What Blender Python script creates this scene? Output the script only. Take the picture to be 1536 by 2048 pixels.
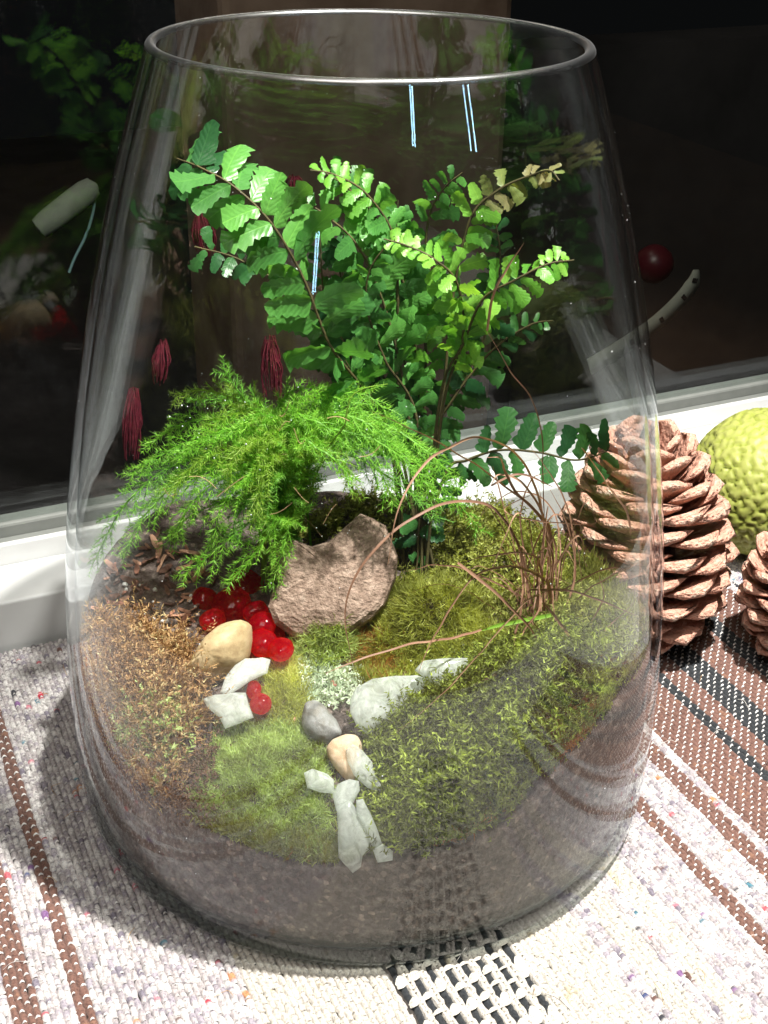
import bpy, math, random
import numpy as np
from mathutils import Vector, Matrix

for o in list(bpy.data.objects):
    bpy.data.objects.remove(o)
random.seed(7)
rng = np.random.default_rng(7)
scene = bpy.context.scene
COL = scene.collection

# ------------------------------------------------------------------ camera
F, PITCH, ROLL, CD, CH, CX = 2554.1, .5016, .0175, .4415, .3658, .007
CAM = np.array([CX, -CD, CH])
cd = bpy.data.cameras.new('camera')
cam = bpy.data.objects.new('camera', cd)
COL.objects.link(cam)
cd.sensor_fit = 'VERTICAL'
cd.sensor_height = 24.0
cd.lens = 24.0 * F / 2048
cd.clip_start = .01
cd.clip_end = 60
cam.location = CAM
cam.rotation_euler = (Matrix.Rotation(math.pi / 2 - PITCH, 3, 'X') @ Matrix.Rotation(ROLL, 3, 'Z')).to_euler()
scene.camera = cam

# ------------------------------------------------------------------ light: one bright warm-white spot overhead, dim room, night outside
w = bpy.data.worlds.new('World')
scene.world = w
w.use_nodes = True
w.node_tree.nodes['Background'].inputs[0].default_value = (.9, .95, 1, 1)
w.node_tree.nodes['Background'].inputs[1].default_value = .004


def lamp(name, kind, loc, target, power, color, size=.02, **kw):
    d = bpy.data.lights.new(name, kind)
    o = bpy.data.objects.new(name, d)
    COL.objects.link(o)
    o.location = loc
    o.rotation_euler = (Vector(target) - Vector(loc)).to_track_quat('-Z', 'Y').to_euler()
    d.energy = power
    d.color = color
    if kind == 'AREA':
        d.shape = 'RECTANGLE'
        d.size, d.size_y = size if isinstance(size, tuple) else (size, size)
    else:
        d.shadow_soft_size = size
    for k, v in kw.items():
        setattr(d, k, v)
    return o


lamp('spot_lamp', 'SPOT', (.215, -.13, .98), (0.02, 0.0, .03), 116, (1, .965, .90), .016, spot_size=math.radians(62), spot_blend=.6)
# three slim cool-white LED strips in the room, seen as streaks in the glass
for lx, ly, lz, lw in ((.42, -1.07, .815, .22), (.90, -.76, .745, .22), (-.44, -1.17, .545, .16)):
    lamp('led_lamp', 'AREA', (lx, ly, lz), (0, -.08, .28), lw, (.45, .78, 1), (.012, .12))
lamp('room_ceiling_lamp', 'AREA', (-.5, -1.3, 2.3), (0, 0, 0), 32, (1, .93, .84), (1.2, 1.2))  # unseen soft fill, added to lift the shadows
lamp('porch_lamp', 'POINT', (-.05, .75, .75), (0, 0, 0), 1.1, (1, .88, .74), .05)  # added light with no visible source, brightens the shapes behind the pane

vs = scene.view_settings
vs.view_transform = 'Standard'
vs.look = 'None'
vs.exposure = 0
vs.gamma = 1
vs.use_curve_mapping = False
scene.render.engine = 'CYCLES'
cy = scene.cycles
cy.max_bounces = 5
cy.diffuse_bounces = 3
cy.glossy_bounces = 3
cy.transmission_bounces = 5
cy.transparent_max_bounces = 40
cy.caustics_reflective = False
cy.caustics_refractive = False
cy.use_denoising = True
cy.use_adaptive_sampling = True
cy.adaptive_threshold = .03
cy.sample_clamp_indirect = 4
cy.light_sampling_threshold = .03
scene.render.film_transparent = False

# ------------------------------------------------------------------ picture point -> place
_c, _s, _cr, _sr = math.cos(PITCH), math.sin(PITCH), math.cos(ROLL), math.sin(ROLL)


def ray(px, py):
    dx, dy = px - 768, py - 1024
    x, y = dx * _cr + dy * _sr, -dx * _sr + dy * _cr
    return np.array([x, F * _c - y * _s, -F * _s - y * _c]) / F


def ony(px, py, y):
    r = ray(px, py)
    return CAM + r * (y - CAM[1]) / r[1]


def onplane(px, py, p0, n):
    r = ray(px, py)
    return CAM + r * ((np.asarray(p0) - CAM) @ n) / (r @ n)


def topx(P):
    P = np.asarray(P, float) - CAM
    d = P[..., 1] * _c - P[..., 2] * _s
    u = P[..., 1] * _s + P[..., 2] * _c
    x, y = F * P[..., 0] / d, -F * u / d
    return np.stack([768 + x * _cr - y * _sr, 1024 + x * _sr + y * _cr], -1)


TH = math.radians(25)
U = np.array([math.cos(TH), math.sin(TH), 0])
N = np.array([-math.sin(TH), math.cos(TH), 0])
Z = np.array([0, 0, 1.])


def UN(u, n, z):
    return U * u + N * n + Z * z


# ------------------------------------------------------------------ materials
def mat(name):
    m = bpy.data.materials.new(name)
    m.use_nodes = True
    nt = m.node_tree
    return m, nt, nt.nodes['Principled BSDF']


def nd(nt, typ, **kw):
    n = nt.nodes.new(typ)
    for k, v in kw.items():
        if k.startswith('i_'):
            n.inputs[k[2:].replace('_', ' ')].default_value = v
        else:
            setattr(n, k, v)
    return n


def ramp(nt, fac, stops, interp='LINEAR'):
    r = nt.nodes.new('ShaderNodeValToRGB')
    r.color_ramp.interpolation = interp
    e = r.color_ramp.elements
    while len(e) < len(stops):
        e.new(.5)
    for a, (p, c) in zip(e, stops):
        a.position = p
        a.color = (*c, 1)
    nt.links.new(fac, r.inputs[0])
    return r.outputs[0]


def noise_mat(name, stops, scale=100, rough=.8, bump=.3, detail=4, coord='Object', spec=.3, bscale=None, bdist=.001):
    m, nt, b = mat(name)
    tc = nd(nt, 'ShaderNodeTexCoord')
    nz = nd(nt, 'ShaderNodeTexNoise', i_Scale=scale, i_Detail=detail, i_Roughness=.65)
    nt.links.new(tc.outputs[coord], nz.inputs['Vector'])
    c = ramp(nt, nz.outputs[0], stops)
    nt.links.new(c, b.inputs['Base Color'])
    b.inputs['Roughness'].default_value = rough
    b.inputs['Specular IOR Level'].default_value = spec
    if bump:
        n2 = nd(nt, 'ShaderNodeTexNoise', i_Scale=bscale or scale * 3, i_Detail=5)
        nt.links.new(tc.outputs[coord], n2.inputs['Vector'])
        bp = nd(nt, 'ShaderNodeBump', i_Strength=bump, i_Distance=bdist)
        nt.links.new(n2.outputs[0], bp.inputs['Height'])
        nt.links.new(bp.outputs[0], b.inputs['Normal'])
    return m


def plant_mat(name, stops, rough=.45, transl=.3, spec=.4, attr='tint', gain=1.25, rand=0.):
    """colour from the per-leaf 'tint' attribute (or the object's random number), with light shining through"""
    m, nt, b = mat(name)
    if attr == 'RANDOM':
        a = nd(nt, 'ShaderNodeObjectInfo').outputs['Random']
    else:
        a = nd(nt, 'ShaderNodeAttribute', attribute_name=attr).outputs['Fac']
    c = ramp(nt, a, stops)
    nt.links.new(c, b.inputs['Base Color'])
    b.inputs['Roughness'].default_value = rough
    b.inputs['Specular IOR Level'].default_value = spec
    t = nd(nt, 'ShaderNodeBsdfTranslucent')
    mixc = nd(nt, 'ShaderNodeMix', data_type='RGBA', blend_type='MULTIPLY')
    mixc.inputs[0].default_value = 1
    nt.links.new(c, mixc.inputs[6])
    mixc.inputs[7].default_value = (gain * 1.1, gain, gain * .5, 1)
    nt.links.new(mixc.outputs[2], t.inputs[0])
    mx = nd(nt, 'ShaderNodeMixShader')
    mx.inputs[0].default_value = transl
    nt.links.new(b.outputs[0], mx.inputs[1])
    nt.links.new(t.outputs[0], mx.inputs[2])
    nt.links.new(mx.outputs[0], nt.nodes['Material Output'].inputs[0])
    return m


def thin_glass(name, f0=.045, rough=.0, tint=(.985, .995, .99), boost=.96, haze=0.):
    """clear sheet of glass: see-through, with Fresnel (Schlick) mirror reflection on each face"""
    m, nt, b = mat(name)
    nt.nodes.remove(b)
    g = nd(nt, 'ShaderNodeNewGeometry')
    dot = nd(nt, 'ShaderNodeVectorMath', operation='DOT_PRODUCT')
    nt.links.new(g.outputs['Normal'], dot.inputs[0])
    nt.links.new(g.outputs['Incoming'], dot.inputs[1])
    ab = nd(nt, 'ShaderNodeMath', operation='ABSOLUTE')
    nt.links.new(dot.outputs['Value'], ab.inputs[0])
    inv = nd(nt, 'ShaderNodeMath', operation='SUBTRACT')
    inv.inputs[0].default_value = 1
    nt.links.new(ab.outputs[0], inv.inputs[1])
    pw = nd(nt, 'ShaderNodeMath', operation='POWER')
    nt.links.new(inv.outputs[0], pw.inputs[0])
    pw.inputs[1].default_value = 5
    ml = nd(nt, 'ShaderNodeMath', operation='MULTIPLY_ADD')
    nt.links.new(pw.outputs[0], ml.inputs[0])
    ml.inputs[1].default_value = boost - f0
    ml.inputs[2].default_value = f0
    tr = nd(nt, 'ShaderNodeBsdfTransparent')
    tr.inputs[0].default_value = (*tint, 1)
    gl = nd(nt, 'ShaderNodeBsdfGlossy')
    gl.inputs['Color'].default_value = (.95, .97, 1, 1)
    gl.inputs['Roughness'].default_value = rough
    mx = nd(nt, 'ShaderNodeMixShader')
    nt.links.new(ml.outputs[0], mx.inputs[0])
    nt.links.new(tr.outputs[0], mx.inputs[1])
    nt.links.new(gl.outputs[0], mx.inputs[2])
    out = mx.outputs[0]
    if haze:
        # streaky pale colour painting grey reflections and haze into the glass
        tc = nd(nt, 'ShaderNodeTexCoord')
        mp = nd(nt, 'ShaderNodeMapping')
        mp.inputs['Scale'].default_value = (26, 26, 2.2)
        nt.links.new(tc.outputs['Object'], mp.inputs[0])
        nz = nd(nt, 'ShaderNodeTexNoise', i_Scale=1.0, i_Detail=5, i_Roughness=.6)
        nt.links.new(mp.outputs[0], nz.inputs['Vector'])
        mr = nd(nt, 'ShaderNodeMapRange')
        mr.inputs['From Min'].default_value = .45
        mr.inputs['From Max'].default_value = .75
        mr.inputs['To Max'].default_value = haze
        nt.links.new(nz.outputs[0], mr.inputs[0])
        df = nd(nt, 'ShaderNodeBsdfDiffuse')
        df.inputs[0].default_value = (.75, .78, .8, 1)
        m2 = nd(nt, 'ShaderNodeMixShader')
        nt.links.new(mr.outputs[0], m2.inputs[0])
        nt.links.new(out, m2.inputs[1])
        nt.links.new(df.outputs[0], m2.inputs[2])
        out = m2.outputs[0]
    nt.links.new(out, nt.nodes['Material Output'].inputs[0])
    return m


def plain(name, col, rough=.5, spec=.5, **kw):
    m, nt, b = mat(name)
    b.inputs['Base Color'].default_value = (*col, 1)
    b.inputs['Roughness'].default_value = rough
    b.inputs['Specular IOR Level'].default_value = spec
    for k, v in kw.items():
        b.inputs[k.replace('_', ' ')].default_value = v
    return m


# ------------------------------------------------------------------ object helpers
def tag(o, label=None, cat=None, group=None, kind=None):
    if label: o['label'] = label
    if cat: o['category'] = cat
    if group: o['group'] = group
    if kind: o['kind'] = kind
    return o


def link(name, data, parent=None, mw=None):
    o = bpy.data.objects.new(name, data)
    COL.objects.link(o)
    if parent is not None:
        o.parent = parent
        o.matrix_parent_inverse = parent.get('_w', None) and Matrix.Identity(4) or Matrix.Translation(-Vector(ORIG.get(parent.name, (0, 0, 0))))
    if mw is not None:
        o.matrix_basis = mw
    return o


ORIG = {}


def empty(name, loc):
    o = bpy.data.objects.new(name, None)
    COL.objects.link(o)
    o.location = tuple(float(v) for v in loc)
    o.empty_display_size = .02
    ORIG[o.name] = tuple(float(v) for v in loc)
    return o


def mesh_np(name, V, Fc, smooth=False, tint=None, colr=None):
    """V (n,3), Fc (m,k) with k = 3 or 4"""
    V = np.ascontiguousarray(V, np.float32)
    Fc = np.ascontiguousarray(Fc, np.int32)
    me = bpy.data.meshes.new(name)
    me.vertices.add(len(V))
    me.vertices.foreach_set('co', V.ravel())
    k = Fc.shape[1]
    me.loops.add(Fc.size)
    me.loops.foreach_set('vertex_index', Fc.ravel())
    me.polygons.add(len(Fc))
    me.polygons.foreach_set('loop_start', np.arange(0, Fc.size, k, dtype=np.int32))
    me.polygons.foreach_set('loop_total', np.full(len(Fc), k, np.int32))
    me.polygons.foreach_set('use_smooth', np.full(len(Fc), bool(smooth)))
    if tint is not None:
        a = me.attributes.new('tint', 'FLOAT', 'POINT')
        a.data.foreach_set('value', np.ascontiguousarray(tint, np.float32))
    if colr is not None:
        a = me.attributes.new('col', 'FLOAT_COLOR', 'POINT')
        c4 = np.ones((len(V), 4), np.float32)
        c4[:, :3] = colr
        a.data.foreach_set('color', c4.ravel())
    me.update(calc_edges=True)
    return me


def pymesh(name, V, Fc, smooth=False):
    me = bpy.data.meshes.new(name)
    me.from_pydata([tuple(map(float, v)) for v in V], [], [tuple(int(i) for i in f) for f in Fc])
    if smooth:
        me.polygons.foreach_set('use_smooth', [True] * len(me.polygons))
    me.update()
    return me


def obj(name, me, m, parent=None, mw=None):
    if m is not None and not me.materials:
        me.materials.append(m)
    return link(name, me, parent, mw)


def lathe(prof, seg=128, closed=False):
    P = np.array(prof)
    t = np.linspace(0, 2 * np.pi, seg, endpoint=False)
    V = np.stack([P[:, None, 0] * np.cos(t), P[:, None, 0] * np.sin(t), np.repeat(P[:, 1:2], seg, 1)], -1).reshape(-1, 3)
    i = np.arange(len(P) - 1)[:, None]
    j = np.arange(seg)[None]
    j2 = (j + 1) % seg
    Fc = np.stack([i * seg + j, i * seg + j2, (i + 1) * seg + j2, (i + 1) * seg + j], -1).reshape(-1, 4)
    return V, Fc


def prism(corners, z0, z1):
    """vertical prism over a list of xy corners"""
    n = len(corners)
    V = [(c[0], c[1], z0) for c in corners] + [(c[0], c[1], z1) for c in corners]
    Fc = [tuple(range(n))[::-1], tuple(range(n, 2 * n))] + [(i, (i + 1) % n, n + (i + 1) % n, n + i) for i in range(n)]
    return V, Fc


def wbox(u0, u1, n0, n1, z0, z1):
    return prism([UN(u0, n0, 0), UN(u1, n0, 0), UN(u1, n1, 0), UN(u0, n1, 0)], z0, z1)


def bevel(o, wd, seg=2):
    b = o.modifiers.new('bevel', 'BEVEL')
    b.width = wd
    b.segments = seg
    b.limit_method = 'ANGLE'
    return o


def spline(P, n):
    """Catmull-Rom through P, n samples"""
    P = np.asarray(P, float)
    P = np.vstack([2 * P[0] - P[1], P, 2 * P[-1] - P[-2]])
    m = len(P) - 3
    t = np.linspace(0, m, n)
    i = np.minimum(t.astype(int), m - 1)
    f = (t - i)[:, None]
    a, b, c, d = P[i], P[i + 1], P[i + 2], P[i + 3]
    return .5 * (2 * b + (c - a) * f + (2 * a - 5 * b + 4 * c - d) * f ** 2 + (3 * b - a - 3 * c + d) * f ** 3)


def unit(v):
    v = np.asarray(v, float)
    return v / (np.linalg.norm(v, axis=-1, keepdims=True) + 1e-12)


def tube(P, R, k=5):
    P = np.asarray(P, float)
    R = np.broadcast_to(R, len(P))
    T = unit(np.gradient(P, axis=0))
    ref = np.where(np.abs(T[:, 2:3]) > .9, np.array([[1., 0, 0]]), np.array([[0, 0, 1.]]))
    A = unit(np.cross(T, ref))
    B = np.cross(T, A)
    t = np.linspace(0, 2 * np.pi, k, endpoint=False)
    V = P[:, None] + R[:, None, None] * (A[:, None] * np.cos(t)[None, :, None] + B[:, None] * np.sin(t)[None, :, None])
    n = len(P)
    i = np.arange(n - 1)[:, None]
    j = np.arange(k)[None]
    Fc = np.stack([i * k + j, i * k + (j + 1) % k, (i + 1) * k + (j + 1) % k, (i + 1) * k + j], -1).reshape(-1, 4)
    return V.reshape(-1, 3), Fc


def blades(P, D, L, Wd, curl, seg=2, up=None):
    """many tapered blades: P base, D direction, L length, Wd width, curl vector added towards the tip; returns V, tris, blade index"""
    n = len(P)
    D = unit(D)
    r = rng.normal(size=(n, 3))
    S = unit(np.cross(D, r))
    L = np.broadcast_to(L, n)[:, None]
    Wd = np.broadcast_to(Wd, n)[:, None]
    curl = np.broadcast_to(curl, (n, 3))
    vs_, per = [], 2 * seg + 1
    for k in range(seg):
        f = k / seg
        c = P + D * L * f + curl * L * f * f
        wdt = Wd * (1 - .75 * f ** 1.5) * .5
        vs_ += [c - S * wdt, c + S * wdt]
    vs_.append(P + D * L + curl * L)
    V = np.stack(vs_, 1).reshape(-1, 3)
    base = (np.arange(n) * per)[:, None]
    tris = []
    for k in range(seg - 1):
        a = 2 * k
        tris += [[a, a + 1, a + 3], [a, a + 3, a + 2]]
    a = 2 * (seg - 1)
    tris.append([a, a + 1, a + 2])
    T = (base[:, None] + np.array(tris)[None]).reshape(-1, 3)
    return V, T, np.repeat(np.arange(n), per)


def vnoise(P, scale, seed=0):
    """cheap smooth noise in [-1,1] from a few sine waves"""
    r = np.random.default_rng(seed)
    P = np.asarray(P, float) * scale
    out = 0
    for k in range(6):
        d = r.normal(size=3)
        out = out + np.sin(P @ d * (1 + .35 * k) + r.uniform(0, 6.28)) / (1 + .25 * k)
    return out / 3.2


# ------------------------------------------------------------------ the setting: table, sill, window, night outside
M_WHITE = noise_mat('white_paint', [(.3, (.54, .55, .55)), (.75, (.60, .61, .61))], 25, .45, .05)
M_GREY = noise_mat('grey_rail', [(.3, (.15, .16, .15)), (.7, (.20, .21, .20))], 30, .5, .1)
M_TABLE = noise_mat('table_wood', [(.3, (.09, .05, .03)), (.7, (.16, .09, .05))], 20, .6, .1)

SILL_Z, SILL_N, LIP_N, LIP_Z, PANE_N = .0255, .148, .184, .0365, .203
tag(obj('table', pymesh('table', *wbox(-.9, .9, -.75, SILL_N - .0005, -.05, -.0075)), M_TABLE), kind='structure')
sill = empty('window_sill', UN(0, SILL_N, -.05))
tag(sill, kind='structure')
o = obj('ledge', pymesh('ledge', *wbox(-.9, .9, SILL_N, LIP_N, -.05, SILL_Z)), M_WHITE, sill)
bevel(o, .0015, 3)
o = obj('lip', pymesh('lip', *wbox(-.9, .9, LIP_N + .0003, LIP_N + .004, -.05, LIP_Z)), M_WHITE, sill)
bevel(o, .0008, 2)
o = obj('track', pymesh('track', *wbox(-.9, .9, LIP_N + .0043, PANE_N - .003, -.05, LIP_Z - .004)), M_GREY, sill)
bevel(o, .001)
o = obj('bottom_rail', pymesh('bottom_rail', *wbox(-.9, .9, PANE_N - .0027, PANE_N + .01, -.05, LIP_Z + .003)), M_GREY, sill)
bevel(o, .0015)

M_PANE = thin_glass('window_glass', .028, 0, (.93, .95, .94))
pane = obj('window_pane', pymesh('window_pane', *wbox(-.9, .9, PANE_N, PANE_N + .004, LIP_Z + .0033, 1.0)), M_PANE)
tag(pane, 'large dark window pane behind the vase, night outside', 'window')

# ------------------------------------------------------------------ behind the pane: dim shapes, most standing in for window reflections
M_POST = noise_mat('weathered_wood', [(.3, (.16, .10, .07)), (.7, (.34, .24, .18))], 12, .9, .3)
M_DECK = noise_mat('outside_dark', [(.3, (.035, .033, .033)), (.7, (.06, .055, .055))], 8, .9, .2)
tag(obj('ground', pymesh('ground', *wbox(-3, 3, .25, 4, -.62, -.60)), M_DECK), kind='structure')


def outside_px(px, py, n):
    return onplane(px, py, N * n, N)


nP = .95  # slab added in place of the brown room reflection behind the vase mouth
a, b_ = outside_px(440, 0, nP) @ U, outside_px(1030, 0, nP) @ U
o = obj('porch_post', pymesh('porch_post', *wbox(a, b_, nP, nP + .18, -.6, 1.1)), M_POST)
bevel(o, .01)
tag(o, 'dim brown wooden post outside, behind the vase mouth', 'post')
nB = 1.3
a = outside_px(1060, 200, nB) @ U
zt = outside_px(1400, 80, nB)[2]
o = obj('porch_wall', pymesh('porch_wall', *wbox(a, a + 1.6, nB, nB + .1, -.6, zt)), M_DECK)
tag(o, 'low dark grey wall outside at the right', 'wall')

# pale tilted tube, left: a pane reflection modelled as an object
nT = .50
tb = empty('hanging_tube', outside_px(75, 455, nT))
tag(tb, 'pale tilted tube with hanging cord, outside at the left', 'tube')
M_TUBE = noise_mat('pale_tube', [(.3, (.09, .10, .08)), (.7, (.15, .16, .13))], 60, .8, .2)
p0, p1 = outside_px(78, 458, nT), outside_px(188, 372, nT)
V, Fc = tube(np.linspace(p0, p1, 8), [.0075, .0088, .009, .009, .009, .009, .0088, .007], 16)
obj('body', mesh_np('body', V, Fc, True), M_TUBE, tb)
V, Fc = tube(np.stack([p0 - (p1 - p0) * .03, p0 + (p1 - p0) * .01, p1 - (p1 - p0) * .01, p1 + (p1 - p0) * .05]), [.001, .0074, .007, .001], 16)
obj('end_cap', mesh_np('end_cap', V, Fc, True), M_TUBE, tb)
V, Fc = tube(spline([outside_px(x, y, nT) for x, y in ((190, 372), (187, 420), (172, 470), (150, 515), (138, 545))], 24), .0011, 6)
obj('cord', mesh_np('cord', V, Fc, True), plain('cord_blue', (.12, .2, .21), .3), tb)

# slotted strap and red ball, right: pane reflections modelled as objects
nS = .55
sp = spline([outside_px(x, y, nS) for x, y in ((1180, 735), (1250, 692), (1310, 650), (1358, 605), (1385, 570), (1394, 540))], 30)
st = empty('curved_strap', sp[0])
tag(st, 'pale curved strap with dark slots, outside at the right', 'strap')
T = unit(np.gradient(sp, axis=0))
side = unit(np.cross(T, N))
wd = np.interp(np.linspace(0, 1, 30), [0, .8, 1], [.009, .0085, .003])[:, None]
V = np.concatenate([sp - side * wd, sp + side * wd, sp - side * wd + N * .002, sp + side * wd + N * .002])
i = np.arange(29)
Fc = np.concatenate([np.stack([i, i + 1, 31 + i, 30 + i], 1), np.stack([60 + i, 90 + i, 91 + i, 61 + i], 1), np.stack([i, 60 + i, 61 + i, i + 1], 1), np.stack([30 + i, 31 + i, 91 + i, 90 + i], 1)])
obj('band', mesh_np('band', V, Fc, True), noise_mat('strap', [(.3, (.36, .37, .31)), (.7, (.48, .49, .42))], 60, .8, .2), st)
M_SLOT = plain('slot_dark', (.02, .02, .02), .9)
for k in (7, 13, 19, 25):
    t, s_, c = T[k], side[k], sp[k] - N * .0012
    V = [c + t * a * .002 + s_ * b2 * .0028 + N * z_ for z_ in (0, .001) for a, b2 in ((-1, -1), (1, -1), (1, 1), (-1, 1))]
    obj('slot', pymesh('slot', V, [(0, 1, 2, 3), (7, 6, 5, 4), (0, 4, 5, 1), (1, 5, 6, 2), (2, 6, 7, 3), (3, 7, 4, 0)]), M_SLOT, st)
c = outside_px(1308, 528, .62)
V, Fc = lathe([(0.0001, -.02), (.009, -.0175), (.016, -.011), (.0195, -.003), (.0195, .004), (.016, .012), (.009, .0175), (.004, .0195), (.0001, .02)], 32)
o = obj('red_ball', mesh_np('red_ball', V + c, Fc, True), plain('red_dull', (.09, .008, .016), .35))
tag(o, 'dull red ball ornament outside, above the pale strap', 'ornament')

# tassel shapes added in place of the dull red reflections behind the ferns
M_TAS = noise_mat('red_tassel', [(.3, (.13, .010, .025)), (.7, (.30, .03, .06))], 200, .8, 0)
rt = np.random.default_rng(55)
for (xt, yt, xb, yb, wp), lb in zip([(268, 775, 262, 920, 34), (540, 670, 545, 800, 38), (325, 680, 318, 770, 34), (400, 420, 415, 510, 44), (588, 350, 590, 395, 34)],
                                    ['lowest dull red tassel outside, at far left through the glass', 'dull red tassel outside, above the middle of the asparagus fern', 'dull red tassel outside, above the left asparagus fern',
                                     'dull red tassel outside, behind the big left fern frond', 'dull red tassel outside, highest, between two fern fronds']):
    p0, p1 = outside_px(xt, yt, .46), outside_px(xb, yb, .46)
    rp = wp * .5 * np.linalg.norm(p1 - p0) / math.hypot(xb - xt, yb - yt)
    VV, FF, off = [], [], 0
    for k in range(70):
        a_, q_ = rt.uniform(0, 6.283), rt.random() ** .5
        d_ = (U * math.cos(a_) + N * math.sin(a_)) * rp * q_
        t0, t1 = rt.uniform(0, .35), rt.uniform(.55, 1)
        P = spline([p0 + (p1 - p0) * t0 + d_ * .5, p0 + (p1 - p0) * (.5 * (t0 + t1)) + d_ * 1.1, p0 + (p1 - p0) * t1 + d_ * rt.uniform(.6, 1)], 7)
        v, f = tube(P, np.linspace(.0007, .0003, 7), 4)
        VV.append(v); FF.append(f + off); off += len(v)
    o = obj('red_tassel', mesh_np('red_tassel', np.concatenate(VV), np.concatenate(FF), True), M_TAS)
    tag(o, lb, 'tassel', 'red tassels hanging outside the window')

# ------------------------------------------------------------------ woven rug: thick weft yarns running to the sill, thin white warp showing as dots
PU, PN_ = .0023, .0026
STR = [(-.40, 'brown'), (-.31, 'speck'), (-.235, 'cream'), (-.215, 'speck'), (-.19, 'brown'), (-.178, 'speck'), (-.1665, 'brown'), (-.157, 'speck'), (-.1455, 'brown'), (-.1398, 'speck'),
       (-.088, 'cream'), (-.0400, 'block'), (.0088, 'cream'), (.0365, 'speck'), (.044, 'cream'), (.0545, 'speck'), (.0605, 'cream'), (.070, 'speck'),
       (.0925, 'brown'), (.099, 'speck'), (.1165, 'brown'), (.125, 'speck'), (.130, 'brown'), (.1545, 'black'), (.160, 'brown'), (.171, 'black'), (.186, 'brown'), (.205, 'black'), (.215, 'brown'), (.24, 'speck'), (.26, 'cream')]


def stripe_at(u):
    k = 'brown'
    for a, n in STR:
        if u >= a:
            k = n
    return k


M_YARN, nt, b = mat('wool_yarn')
at_ = nd(nt, 'ShaderNodeAttribute', attribute_name='col')
tc = nd(nt, 'ShaderNodeTexCoord')
nz = nd(nt, 'ShaderNodeTexNoise', i_Scale=1100., i_Detail=3)
nt.links.new(tc.outputs['Object'], nz.inputs['Vector'])
mx = nd(nt, 'ShaderNodeMix', data_type='RGBA', blend_type='MULTIPLY')
mx.inputs[0].default_value = 1
nt.links.new(at_.outputs['Color'], mx.inputs[6])
nt.links.new(ramp(nt, nz.outputs[0], [(.32, (.55, .54, .57)), (.56, (1, 1, 1))]), mx.inputs[7])
nt.links.new(mx.outputs[2], b.inputs['Base Color'])
b.inputs['Roughness'].default_value = .95
b.inputs['Specular IOR Level'].default_value = .1
b.inputs['Sheen Weight'].default_value = .15
bp = nd(nt, 'ShaderNodeBump', i_Strength=.6, i_Distance=.0006)
nt.links.new(nz.outputs[0], bp.inputs['Height'])
nt.links.new(bp.outputs[0], b.inputs['Normal'])

RU0, RU1, RN0, RN1 = -.27, .30, -.285, .1465
rug = empty('woven_rug', UN(0, -.07, -.0075))
tag(rug, 'striped wool rug, cream and brown weave, spread under the vase', 'rug')
V, Fc = wbox(RU0 - .1, RU1 + .1, RN0 - .1, RN1 - .002, -.0072, -.0042)
obj('backing', pymesh('backing', V, Fc), noise_mat('rug_back', [(.3, (.35, .32, .3)), (.7, (.5, .47, .44))], 300, .95, .3), rug)
FLECK = np.array([(.50, .05, .08), (.55, .12, .14), (.07, .09, .2), (.05, .05, .06), (.5, .24, .12), (.08, .2, .26), (.22, .12, .26), (.14, .08, .07), (.55, .2, .25)])


def yarn_colors(kind, n, r):
    seg = np.cumsum(r.random(n) < .6)
    ids = r.random(seg.max() + 2)[seg]
    fl = FLECK[r.integers(0, len(FLECK), seg.max() + 2)][seg]
    g = np.clip(r.normal(1, .05, seg.max() + 2), .8, 1.2)[seg][:, None]
    if kind == 'cream':
        c = np.array([.53, .50, .445]) * g
        c = np.where((ids < .012)[:, None], np.array([.45, .4, .3]), c)
    elif kind == 'speck':
        c = np.array([.42, .385, .385]) * g
        c = np.where((ids < .30)[:, None], np.array([.34, .31, .33]) * g, c)
        c = np.where((ids > .62)[:, None], np.array([.60, .58, .565]) * g, c)
        c = np.where((ids < .14)[:, None], np.array([.34, .31, .35]), c)
        c = np.where((ids < .05)[:, None], np.array([.20, .18, .22]), c)
        c = np.where((ids < .022)[:, None], fl, c)
    elif kind == 'brown':
        c = np.array([.18, .10, .080]) * g
        c = np.where((ids < .05)[:, None], np.array([.24, .13, .09]), c)
    elif kind == 'black':
        c = np.array([.034, .038, .042]) * g
    return np.clip(c, 0, 1)


def yarn(u, half, kind, phase, r, nstep=2, zoff=0., amp=.00036):
    nn = np.arange(RN0, RN1 - .001 * r.random(), PN_ / nstep)
    k = nn / PN_
    z = -.0016 + zoff + amp * np.cos(np.pi * k + np.pi * phase) + .00012 * r.normal(size=len(nn))
    uu = u + .00022 * np.sin(nn * 190 + r.uniform(0, 6)) + .00012 * r.normal(size=len(nn))
    hw = half * (1 + .1 * r.normal(size=len(nn)))
    cr = [(-1, -.0008), (-.62, .0004), (0, .0008), (.62, .0004), (1, -.0008)]
    Vv = np.stack([U * (uu + hw * a)[:, None] + N * nn[:, None] + Z * (z + h)[:, None] for a, h in cr], 1)
    c = yarn_colors(kind, len(nn), r)
    n = len(nn)
    i = np.arange(n - 1)[:, None]
    j = np.arange(4)[None]
    Fc = np.stack([i * 5 + j, i * 5 + j + 1, (i + 1) * 5 + j + 1, (i + 1) * 5 + j], -1).reshape(-1, 4)
    return Vv.reshape(-1, 3), Fc, np.repeat(c, 5, 0)


# one little warp loop
_lt = np.linspace(-1, 1, 5)


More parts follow.
